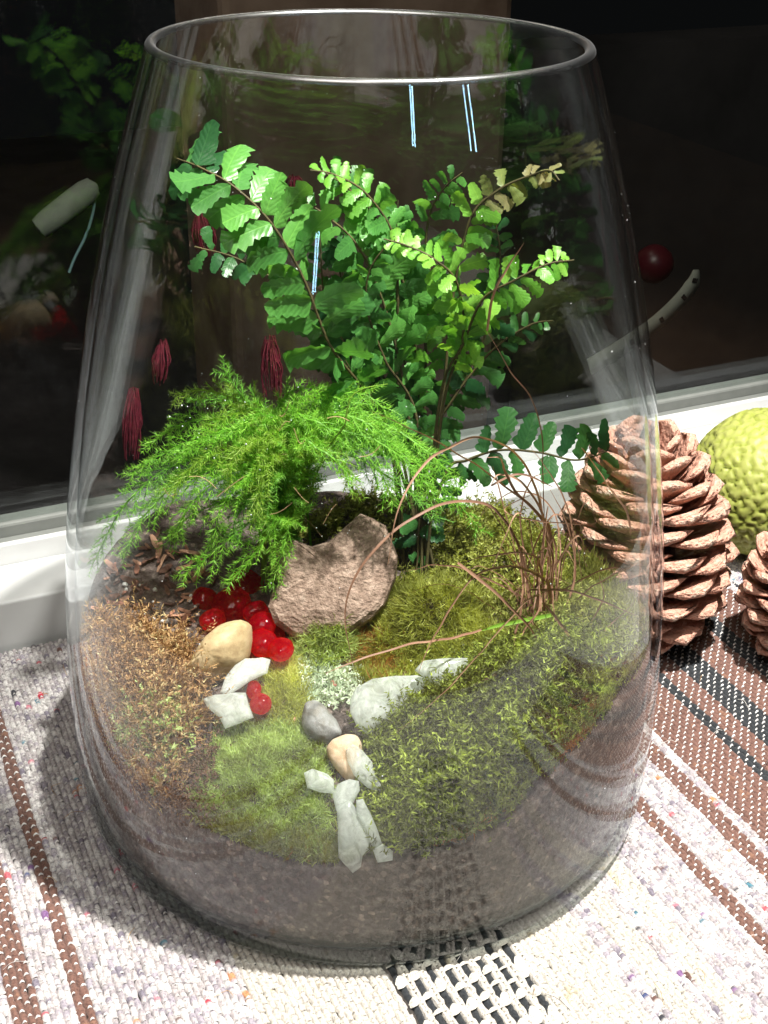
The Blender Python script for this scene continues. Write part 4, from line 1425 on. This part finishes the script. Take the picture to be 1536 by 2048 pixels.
def spray(pts, m, seed, blen=.017, start=.28, dens=1.3, nl=.0037):
    r = np.random.default_rng(900 + seed)
    P = [ab + np.array([r.normal() * .008, r.normal() * .006, 0])] + [inside(ony(x, y, .014 + (.45 if d < 0 else .8) * d), .003) for x, y, d in pts]
    S = spline(P, 80)
    sl = np.r_[0, np.cumsum(np.linalg.norm(np.diff(S, axis=0), axis=1))]
    tot = sl[-1]
    T = unit(np.gradient(S, axis=0))
    V, Fc = tube(S, np.linspace(.0006, .0002, 80), 3)
    V0, F0 = V, np.concatenate([Fc[:, [0, 1, 2]], Fc[:, [0, 2, 3]]])
    NP, ND, NL = [], [], []
    stems = [(V0, F0)]
    nb = int((tot * (1 - start)) / .0030 * dens)
    facing = unit(np.array([0, -.4, 1.]) + .5 * TOCAM(S[40]))
    for k in range(nb):
        f = (k + .5) / nb
        s_ = tot * (start + (1 - start) * f)
        i_ = min(79, int(np.searchsorted(sl, s_)))
        t = T[i_]
        sd = unit(np.cross(facing, t)) * (1 if k % 2 else -1)
        up_ = np.cross(t, sd)
        d = unit(sd * .62 + t * .75 + up_ * r.normal(0, .30) + r.normal(0, .12, 3))
        ln = blen * (1.0 - .72 * f) * r.uniform(.6, 1.2)
        q = np.linspace(0, 1, 9)[:, None]
        br = S[i_] + d * ln * q + (t * .25 - Z * .22) * ln * q * q
        v, fc = tube(br, np.linspace(.00022, .00012, 9), 3)
        stems.append((v, np.concatenate([fc[:, [0, 1, 2]], fc[:, [0, 2, 3]]])))
        nw = max(3, int(ln / .00085))
        g = (np.arange(nw) + r.random(nw) * .8) / nw
        c = np.stack([np.interp(g, q[:, 0], br[:, a]) for a in range(3)], 1)
        bt = unit(br[-1] - br[0])
        for a in range(6):
            pr = unit(np.cross(bt, r.normal(size=(nw, 3))))
            NP.append(c)
            ND.append(unit(pr * .85 + bt * .6))
            NL.append(nl * (1.05 - .45 * g) * r.uniform(.7, 1.2, nw))
    # needles along the tip of the main stem
    g = np.linspace(start, 1, int(tot * (1 - start) / .0008))
    c = np.stack([np.interp(g * tot, sl, S[:, a]) for a in range(3)], 1)
    tt = np.stack([np.interp(g * tot, sl, T[:, a]) for a in range(3)], 1)
    for a in range(2):
        NP.append(c)
        ND.append(unit(unit(np.cross(tt, r.normal(size=c.shape))) * .8 + tt * .6))
        NL.append(np.full(len(c), nl * .9))
    NP, ND, NL = np.concatenate(NP), np.concatenate(ND), np.concatenate(NL)
    V, Tn, ix = blades(NP, ND, NL, .00027, r.normal(size=NP.shape) * .12, 1)
    tn = np.clip(.5 + .22 * r.normal(size=len(NP)) + .2 * vnoise(NP, 120, seed), 0, 1)[ix]
    Vs, Fs, off, tints = [], [], 0, []
    for v, f in stems:
        Vs.append(v); Fs.append(f + off); off += len(v); tints.append(np.full(len(v), .35))
    Vs.append(V); Fs.append(Tn + off); tints.append(tn)
    o = obj('spray', mesh_np('spray', clampvase(np.concatenate(Vs), .001), np.concatenate(Fs), False, tint=np.concatenate(tints)), m, asp)
    return o


M_STEM = plain('dry_stem', (.45, .28, .15), .7)
A1, A2, A3 = M_ASP, M_ASP2, M_ASP3
SPR = [([(480, 930, .0), (350, 930, -.01), (250, 1010, -.02), (175, 1130, -.02)], A3), ([(490, 950, -.01), (370, 960, -.025), (290, 1030, -.03), (245, 1110, -.03)], A1),
       ([(500, 900, .0), (400, 880, .0), (320, 910, .0), (260, 950, .0)], A1), ([(510, 880, .01), (430, 840, .01), (360, 850, .015), (295, 890, .02)], A1),
       ([(520, 860, .02), (470, 800, .025), (400, 780, .03), (350, 795, .03)], A2), ([(530, 850, .04), (490, 800, .05), (465, 765, .055), (445, 735, .055)], A3),
       ([(530, 860, .04), (490, 820, .045), (430, 800, .05), (385, 800, .05)], A3), ([(540, 1030, -.01), (480, 1060, -.03), (420, 1110, -.04), (365, 1150, -.042)], A1),
       ([(560, 1040, -.015), (530, 1080, -.03), (490, 1130, -.04), (455, 1165, -.042)], A1), ([(580, 1040, -.012), (570, 1080, -.025), (555, 1130, -.032), (545, 1170, -.034)], A1),
       ([(570, 880, .02), (590, 810, .015), (640, 790, .01), (720, 810, .0)], A1), ([(590, 870, .015), (660, 830, .0), (740, 850, -.012), (800, 920, -.018)], A1),
       ([(610, 880, .01), (700, 850, -.005), (800, 900, -.01), (900, 990, -.01), (960, 1060, -.01)], A1), ([(600, 900, .01), (680, 880, -.01), (750, 930, -.02), (790, 1010, -.025)], A1),
       ([(560, 860, .02), (560, 810, .02), (590, 780, .018), (640, 775, .015)], A1), ([(545, 870, .015), (500, 830, .01), (460, 830, .005), (410, 860, .0)], A2),
       ([(530, 910, .0), (470, 900, -.015), (400, 920, -.025), (340, 980, -.03)], A2), ([(520, 940, -.005), (440, 960, -.025), (380, 1010, -.035), (350, 1070, -.038)], A1),
       ([(530, 960, -.01), (480, 970, -.03), (440, 1020, -.038), (430, 1080, -.04)], A1), ([(560, 930, -.005), (540, 930, -.025), (520, 970, -.035), (510, 1040, -.04)], A2),
       ([(620, 890, .0), (720, 870, -.015), (820, 930, -.022), (880, 1010, -.022)], A1), ([(610, 900, .01), (700, 870, .01), (790, 880, .005), (870, 930, .0)], A1), ([(620, 880, .02), (740, 840, .01), (850, 900, .0), (920, 970, -.005)], A1), ([(600, 880, .02), (660, 800, .02), (730, 790, .015), (800, 850, .01)], A1), ([(590, 900, -.01), (640, 900, -.03), (680, 930, -.035), (700, 960, -.035)], A1), ([(600, 910, .0), (650, 900, -.02), (690, 930, -.028), (710, 990, -.03)], A2),
       ([(560, 870, .01), (530, 830, .0), (500, 835, -.008), (460, 870, -.012)], A1), ([(580, 860, .01), (620, 840, -.005), (660, 860, -.012), (690, 900, -.016)], A1),
       ([(600, 930, .02), (690, 910, .02), (770, 950, .02), (850, 1010, .018), (880, 1040, .015)], A3), ([(540, 980, .01), (450, 1000, .0), (370, 1040, -.01), (330, 1090, -.014)], A3),
       ([(560, 960, .0), (500, 1000, -.02), (470, 1040, -.03), (470, 1090, -.034)], A3), ([(570, 960, -.005), (540, 980, -.02), (520, 1010, -.026), (520, 1050, -.026)], A3),
       ([(520, 920, .02), (420, 930, .02), (340, 960, .015), (300, 1010, .01)], A3), ([(590, 900, .03), (640, 830, .035), (700, 800, .035), (760, 830, .03)], A3),
       ([(550, 900, -.002), (520, 880, -.02), (480, 900, -.03), (450, 950, -.036)], A2), ([(540, 890, .005), (470, 860, -.006), (400, 880, -.014), (350, 920, -.018)], A1)]
for k, (p, m) in enumerate(SPR):
    spray(p, m, k)

for k in range(16):
    sn_ = rng.normal(0, 12)
    x, y, d = rng.uniform(330, 720), rng.uniform(790, 1040), rng.uniform(-.035, .01)
    a_ = rng.uniform(0, 6.28)
    L_ = rng.uniform(30, 80)
    P = spline([inside(ony(x + math.cos(a_) * L_ * t, y + math.sin(a_) * L_ * t * .7 + sn_ * math.sin(3 * t), d + .012), .004) for t in (0, .35, .7, 1)], 14)
    V, Fc = tube(P, .00014, 3)
    obj('dry_stem', mesh_np('dry_stem', V, Fc, True), M_STEM, asp)

Vd, Fd = lathe([(.02, -1), (.7, -.7), (1, 0), (.7, .7), (.02, 1)], 8)
dv, df_ = [], []
for k in range(70):
    p = inside(ony(rng.uniform(300, 860), rng.uniform(800, 1080), rng.uniform(.0, .02)), .006)
    dv.append(Vd * rng.uniform(.00016, .00034) + p)
    df_.append(Fd + k * len(Vd))
o = obj('water_drop', mesh_np('water_drop', np.concatenate(dv), np.concatenate(df_), True), plain('water_drop', (.75, .8, .8), .05, 1.), asp)
o['kind'] = 'stuff'

# ------------------------------------------------------------------ dry grass tuft
M_DRY = plant_mat('dry_blade', [(0, (0.133, 0.066, 0.046)), (.5, (0.299, 0.158, 0.101)), (1, (0.509, 0.306, 0.202))], .5, .15)
M_DRYG = plant_mat('green_blade', [(0, (.12, .30, .02)), (1, (.25, .42, .05))], .45, .25)
gb = ground(1090, 1255)
tuft = empty('dry_grass', gb)
tag(tuft, 'tuft of dry copper brown grass with long curling blades', 'grass')


def blade(pts, wd=.0011, m=M_DRY, seed=0, tw=.4, tnt=None):
    r = np.random.default_rng(seed + 70)
    P = []
    for x_, y_, d_ in pts:
        p_ = ony(x_, y_, d_ - (.014 if d_ < -.008 else 0))
        hz_ = float(height(np.array([p_[0]]), np.array([p_[1]]), False)[0]) + .006
        if p_[2] < hz_ and y_ < 1500 and x_ != pts[0][0]:
            p_ = ony(x_, y_, ground(x_, y_, .006)[1])
        P.append(inside(p_, .0015))
    S = spline(P, 12 * len(pts))
    S = S + .0005 * np.stack([vnoise(S, 130, seed + a_) for a_ in (1, 2, 3)], 1)
    n = len(S)
    T = unit(np.gradient(S, axis=0))
    base = unit(np.cross(T, unit(np.array([r.normal() * .4, -1, .5 + r.normal() * .4]))))
    nn = np.cross(T, base)
    a = r.uniform(-.5, .5) + tw * np.linspace(-1, 1, n) * r.uniform(-2, 2)
    sd = base * np.cos(a)[:, None] + nn * np.sin(a)[:, None]
    nr2 = np.cross(T, sd)
    wv = wd * np.interp(np.linspace(0, 1, n), [0, .15, .7, 1], [.8, 1, .8, .15])[:, None] * .5
    V = np.stack([S - sd * wv, S + nr2 * wv * .45, S + sd * wv], 1)
    i = np.arange(n - 1)[:, None]
    j = np.arange(2)[None]
    Fc = np.stack([i * 3 + j, i * 3 + j + 1, (i + 1) * 3 + j + 1, (i + 1) * 3 + j], -1).reshape(-1, 4)
    t0 = r.uniform(.2, .9) if tnt is None else tnt
    tint = np.clip(t0 + .15 * vnoise(V.reshape(-1, 3), 300, seed), 0, 1)
    return obj('blade', mesh_np('blade', V.reshape(-1, 3), Fc, True, tint=tint), m, tuft)


B0 = [(1085, 1245, -.002)]
GB = [
    (B0 + [(1095, 1080, .01), (1050, 930, .005), (970, 877, -.01), (900, 895, -.02), (850, 930, -.028), (797, 1014, -.038), (777, 1130, -.045)], .0015),
    ([(1070, 1250, -.004), (1040, 1100, .0), (990, 1020, -.01), (925, 1001, -.02), (850, 1023, -.03), (762, 1085, -.04), (709, 1160, -.046), (691, 1236, -.05), (709, 1335, -.058)], .0015),
    ([(1110, 1240, .0), (1103, 1072, .01), (996, 961, .0), (855, 873, -.012), (740, 824, -.02)], .0012),
    ([(1080, 1240, .0), (1088, 1000, .012), (1075, 830, .012), (1020, 740, .006), (974, 662, .0)], .0008),
    ([(974, 662, .0), (985, 590, -.004), (1010, 540, -.006), (1047, 484, -.006)], .0013),
    ([(1105, 1230, .0), (1095, 1060, .005), (1050, 970, .0), (1000, 950, -.005), (983, 972, -.008)], .0013),
    ([(983, 972, -.008), (1041, 948, -.004), (1107, 975, .0)], .0012),
    ([(1090, 1230, -.002), (1080, 1130, -.006), (1054, 1108, -.010), (979, 1112, -.018), (917, 1126, -.024)], .0012),
    ([(917, 1126, -.024), (960, 1160, -.026), (1005, 1196, -.028), (1055, 1250, -.030), (1077, 1285, -.032)], .0015),
    ([(1077, 1285, -.032), (1050, 1310, -.040), (1000, 1345, -.050), (950, 1370, -.056)], .0014),
    ([(1100, 1240, -.002), (1094, 1165, -.006), (1027, 1134, -.014), (952, 1152, -.024), (899, 1218, -.036), (860, 1290, -.048), (837, 1345, -.056)], .0016),
    ([(965, 1260, -.026), (900, 1276, -.036), (815, 1289, -.046), (709, 1322, -.056), (650, 1348, -.060)], .0012),
    ([(1165, 895, -.014), (1213, 966, -.010), (1253, 1023, -.006), (1264, 1070, -.004)], .0024),
    ([(1085, 1205, -.012), (1115, 1240, -.022), (1142, 1275, -.030), (1170, 1340, -.040), (1195, 1425, -.050)], .0020),
    ([(1105, 1240, .0), (1103, 1072, .004), (1081, 1032, .0), (1036, 988, -.005), (1010, 939, -.008), (1000, 915, -.009), (974, 913, -.010)], .0016),
    ([(1095, 1180, -.006), (1050, 1205, -.018), (990, 1270, -.032), (948, 1320, -.044), (870, 1400, -.060), (795, 1465, -.070)], .0012),
    ([(1040, 1100, -.004), (1045, 1200, -.012), (1030, 1270, -.020), (1038, 1330, -.034), (1050, 1350, -.036)], .0014),
    ([(1075, 1240, -.004), (1075, 1150, -.008), (1080, 1210, -.022), (1050, 1260, -.030), (1036, 1290, -.034)], .0013),
    ([(1130, 1230, .0), (1150, 1120, .01), (1130, 1000, .015), (1060, 890, .012)], .0010),
    ([(1120, 1230, .0), (1190, 1170, -.006), (1250, 1140, -.01), (1285, 1120, -.012)], .0010),
    ([(1110, 1250, -.004), (1180, 1280, -.012), (1230, 1240, -.016), (1275, 1195, -.018)], .0010),
    ([(1120, 1240, .0), (1170, 1250, -.008), (1205, 1200, -.012), (1200, 1150, -.014)], .0011),
    ([(1060, 1180, -.004), (1130, 1180, -.012), (1200, 1200, -.018), (1270, 1230, -.022)], .0012),
    ([(1110, 1230, .0), (1120, 1080, .016), (1090, 1000, .02), (1020, 985, .02), (960, 1030, .016)], .0009),
    ([(1070, 1240, .0), (1030, 1100, .01), (1000, 980, .012), (985, 930, .012)], .0009),
    ([(1060, 1240, .0), (1050, 1120, .01), (1040, 1030, .014), (1060, 960, .014), (1095, 945, .012)], .0009),
    ([(1120, 1240, .0), (1150, 1150, .006), (1140, 1060, .01), (1100, 980, .01)], .0010),
    ([(1090, 1240, .0), (1085, 1130, .006), (1090, 1050, .008), (1075, 960, .008)], .0010),
    ([(1130, 1250, -.004), (1095, 1270, -.016), (1060, 1240, -.022), (1030, 1220, -.026)], .0012),
    ([(1060, 990, .0), (1010, 1020, -.008), (1060, 1040, -.012), (1180, 1050, -.018), (1192, 1035, -.018)], .0007),
]
for k, (p, wd) in enumerate(GB):
    blade(p, wd * .8, seed=k)
o = blade([(1104, 1229, -.014), (1060, 1238, -.018), (1027, 1245, -.021), (985, 1255, -.025), (962, 1261, -.027)], .0017, M_DRYG, 60, tw=.1, tnt=.6)
o['label'] = 'one green blade among the dry ones'
r = np.random.default_rng(88)
for k in range(30):
    x0 = r.normal(1085, 26)
    y0 = 1250 + r.normal(0, 8)
    d0 = r.normal(0, .008)
    lean_ = r.normal(0, 1.5)
    hgt = r.uniform(60, 250)
    blade([(x0, y0, d0), (x0 + lean_ * 18, y0 - hgt * .5, d0 + .006), (x0 + lean_ * 55 + r.normal(0, 15), y0 - hgt, d0 + r.normal(0, .008)), (x0 + lean_ * 85 + r.normal(0, 30), y0 - hgt * r.uniform(.35, 1.0), d0 + r.normal(0, .012))],
          r.uniform(.0004, .0009), seed=200 + k)
# single green grass stalk arching by the asparagus fern
P = spline([ony(690, 850, .0), ony(700, 800, .0), ony(725, 778, .0), ony(775, 768, .0)], 24)
P = np.vstack([spline([ab, ony(640, 930, .012), ony(690, 850, .0)], 12)[:-1], P])
V, Fc = tube(P, np.linspace(.0005, .0002, len(P)), 5)
o = obj('grass_stalk', mesh_np('grass_stalk', V, Fc, True, tint=np.full(len(V), .6)), M_DRYG)
tag(o, 'thin green stalk arching right above the asparagus fern', 'grass')

# ------------------------------------------------------------------ pine cones
M_SCALE, nt, b = mat('cone_scale')
tc = nd(nt, 'ShaderNodeTexCoord')
sp_ = nd(nt, 'ShaderNodeSeparateXYZ')
nt.links.new(tc.outputs['Object'], sp_.inputs[0])
nz = nd(nt, 'ShaderNodeTexNoise', i_Scale=7., i_Detail=6)
mpc = nd(nt, 'ShaderNodeMapping')
mpc.inputs['Scale'].default_value = (.35, 1.8, 1.2)
nt.links.new(tc.outputs['Object'], mpc.inputs[0])
nt.links.new(mpc.outputs[0], nz.inputs['Vector'])
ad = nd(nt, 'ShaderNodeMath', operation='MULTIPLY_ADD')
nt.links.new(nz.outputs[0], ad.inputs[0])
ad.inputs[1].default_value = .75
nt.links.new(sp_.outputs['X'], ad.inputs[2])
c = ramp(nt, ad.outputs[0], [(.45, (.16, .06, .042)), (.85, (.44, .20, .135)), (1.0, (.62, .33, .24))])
nt.links.new(c, b.inputs['Base Color'])
# greyish resin on the very tip
n2 = nd(nt, 'ShaderNodeTexNoise', i_Scale=9., i_Detail=4)
nt.links.new(tc.outputs['Object'], n2.inputs['Vector'])
a2 = nd(nt, 'ShaderNodeMath', operation='MULTIPLY_ADD')
nt.links.new(n2.outputs[0], a2.inputs[0])
a2.inputs[1].default_value = .5
nt.links.new(sp_.outputs['X'], a2.inputs[2])
mk_ = nd(nt, 'ShaderNodeMapRange')
mk_.inputs['From Min'].default_value = 1.23
mk_.inputs['From Max'].default_value = 1.31
nt.links.new(a2.outputs[0], mk_.inputs[0])
mc = nd(nt, 'ShaderNodeMix', data_type='RGBA')
nt.links.new(mk_.outputs[0], mc.inputs[0])
nt.links.new(c, mc.inputs[6])
mc.inputs[7].default_value = (.62, .46, .36, 1)
nt.links.new(mc.outputs[2], b.inputs['Base Color'])
b.inputs['Roughness'].default_value = .7
bp = nd(nt, 'ShaderNodeBump', i_Strength=.55, i_Distance=.04)
nt.links.new(n2.outputs[0], bp.inputs['Height'])
nt.links.new(bp.outputs[0], b.inputs['Normal'])


def scale_mesh(s):
    """cone scale: thin neck, broad thick lozenge tip with a small beak; length 1 along x"""
    r = np.random.default_rng(s)
    st_ = [(0, .14, .04), (.35, .24, .05), (.65, .42, .065), (.83, .54, .09), (.94, .50, .125), (1.0, .36, .085)]
    V = []
    for x, w_, t_ in st_:
        cup = .10 * x * x
        for y_, zt in ((-1, 0), (-.55, .75), (0, 1), (.55, .75), (1, 0), (.55, -.8), (0, -1.15), (-.55, -.8)):
            V.append((x - .13 * y_ * y_ * (x > .8) + .01 * r.normal(), w_ * y_ * (1 + .04 * r.normal()), t_ * zt + cup + .10 * x * y_ * y_ + .008 * r.normal()))
    Fc = []
    for i in range(len(st_) - 1):
        for j in range(8):
            Fc.append((i * 8 + j, i * 8 + (j + 1) % 8, (i + 1) * 8 + (j + 1) % 8, (i + 1) * 8 + j))
    k = len(V)
    V.append((1.03, 0, .02))
    for j in range(8):
        Fc.append((40 + j, 40 + (j + 1) % 8, k))
    Fc.append(tuple(range(7, -1, -1)))
    me = pymesh('scale', V, Fc, True)
    me.materials.append(M_SCALE)
    return me


SC = [scale_mesh(s) for s in range(5)]


def cone(loc, H, R, axis, n, label, seed, spin=0.):
    r = np.random.default_rng(seed)
    root = empty('pine_cone', loc)
    tag(root, label, 'pine cone', 'pine cones by the window sill')
    q = Vector(axis).normalized().to_track_quat('Z', 'Y')
    B = Matrix.Translation(Vector(loc)) @ q.to_matrix().to_4x4()
    V, Fc = lathe([(.001, .01 * H), (.16 * R, .03 * H), (.30 * R, .15 * H), (.34 * R, .35 * H), (.28 * R, .6 * H), (.16 * R, .82 * H), (.03 * R, .93 * H), (.001, .95 * H)], 20)
    Vh = np.column_stack([V, np.ones(len(V))]) @ np.array(B).T
    obj('core', mesh_np('core', Vh[:, :3], Fc, True), noise_mat('cone_core', [(.3, (.05, .02, .015)), (.7, (.12, .05, .035))], 200, .9, .3), root)
    for k in range(n):
        f = (k + .5) / n
        h = H * (.045 + .86 * f ** .92)
        a = spin + k * 2.399963
        reach = R * np.interp(f, [0, .12, .35, .6, .85, 1], [.62, .88, 1., .90, .66, .36])
        rin = .14 * R
        ln = (reach - rin) * r.uniform(.96, 1.05)
        el = np.interp(f, [0, .1, .3, .6, .85, 1], [-.40, -.10, .15, .40, .80, 1.2]) + r.normal(0, .08)
        ln = ln / max(.55, math.cos(el))
        wd = R * np.interp(f, [0, .3, .7, 1], [.50, .70, .66, .40])
        M = B @ Matrix.Translation((0, 0, h - ln * math.sin(el) * .75)) @ Matrix.Rotation(a, 4, 'Z') @ Matrix.Translation((rin, 0, 0)) @ Matrix.Rotation(-el, 4, 'Y') @ Matrix.Rotation(r.normal(0, .08), 4, 'X') @ Matrix.Diagonal((ln, wd, wd * .76, 1))
        link('scale', SC[k % 5], root, M)
    return root


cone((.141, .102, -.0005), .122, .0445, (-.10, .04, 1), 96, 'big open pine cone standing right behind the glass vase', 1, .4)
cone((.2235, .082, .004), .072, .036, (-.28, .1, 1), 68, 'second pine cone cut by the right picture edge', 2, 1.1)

# ------------------------------------------------------------------ osage orange fruit
import bmesh
bm = bmesh.new()
bmesh.ops.create_icosphere(bm, subdivisions=6, radius=1)
me = bpy.data.meshes.new('bumpy_fruit')
bm.to_mesh(me)
bm.free()
n = len(me.vertices)
co = np.empty(n * 3, np.float32)
me.vertices.foreach_get('co', co)
co = co.reshape(-1, 3).astype(float)
ks = np.arange(640) + .5
ph = np.arccos(1 - 2 * ks / 640)
thg = np.pi * (1 + 5 ** .5) * ks
C_ = np.stack([np.cos(thg) * np.sin(ph), np.sin(thg) * np.sin(ph), np.cos(ph)], 1) + np.random.default_rng(5).normal(0, .032, (640, 3))
C_ = unit(C_)
wob = co + .035 * np.stack([vnoise(co, 9, 61), vnoise(co, 9, 62), vnoise(co, 9, 63)], 1)
wob = unit(wob)
D1 = np.empty(n); D2 = np.empty(n)
for a in range(0, n, 8000):
    dd = wob[a:a + 8000] @ C_.T
    pt = np.partition(dd, -2, axis=1)
    D1[a:a + 8000] = np.sqrt(np.maximum(0, 2 - 2 * pt[:, -1]))
    D2[a:a + 8000] = np.sqrt(np.maximum(0, 2 - 2 * pt[:, -2]))
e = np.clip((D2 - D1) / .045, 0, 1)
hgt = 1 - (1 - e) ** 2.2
R_ = .0415
co2 = co * (1 + .05 * vnoise(co, 2.1, 71)[:, None] - .045 + .06 * hgt[:, None]) * R_
me.vertices.foreach_set('co', co2.astype(np.float32).ravel())
at2 = me.attributes.new('tint', 'FLOAT', 'POINT')
at2.data.foreach_set('value', np.clip(.15 + .6 * hgt + .2 * vnoise(co, 6, 72), 0, 1).astype(np.float32))  # tint also darkens the creases, their shade put into the colour
me.polygons.foreach_set('use_smooth', [True] * len(me.polygons))
me.update()
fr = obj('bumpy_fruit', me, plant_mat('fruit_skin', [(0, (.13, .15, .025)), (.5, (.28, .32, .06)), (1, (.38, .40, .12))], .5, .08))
fr.location = (.2185, .194, R_ - .001)
tag(fr, 'wrinkled yellow-green hedge apple fruit behind the pine cones', 'fruit')
print('leaflets', nleaf)
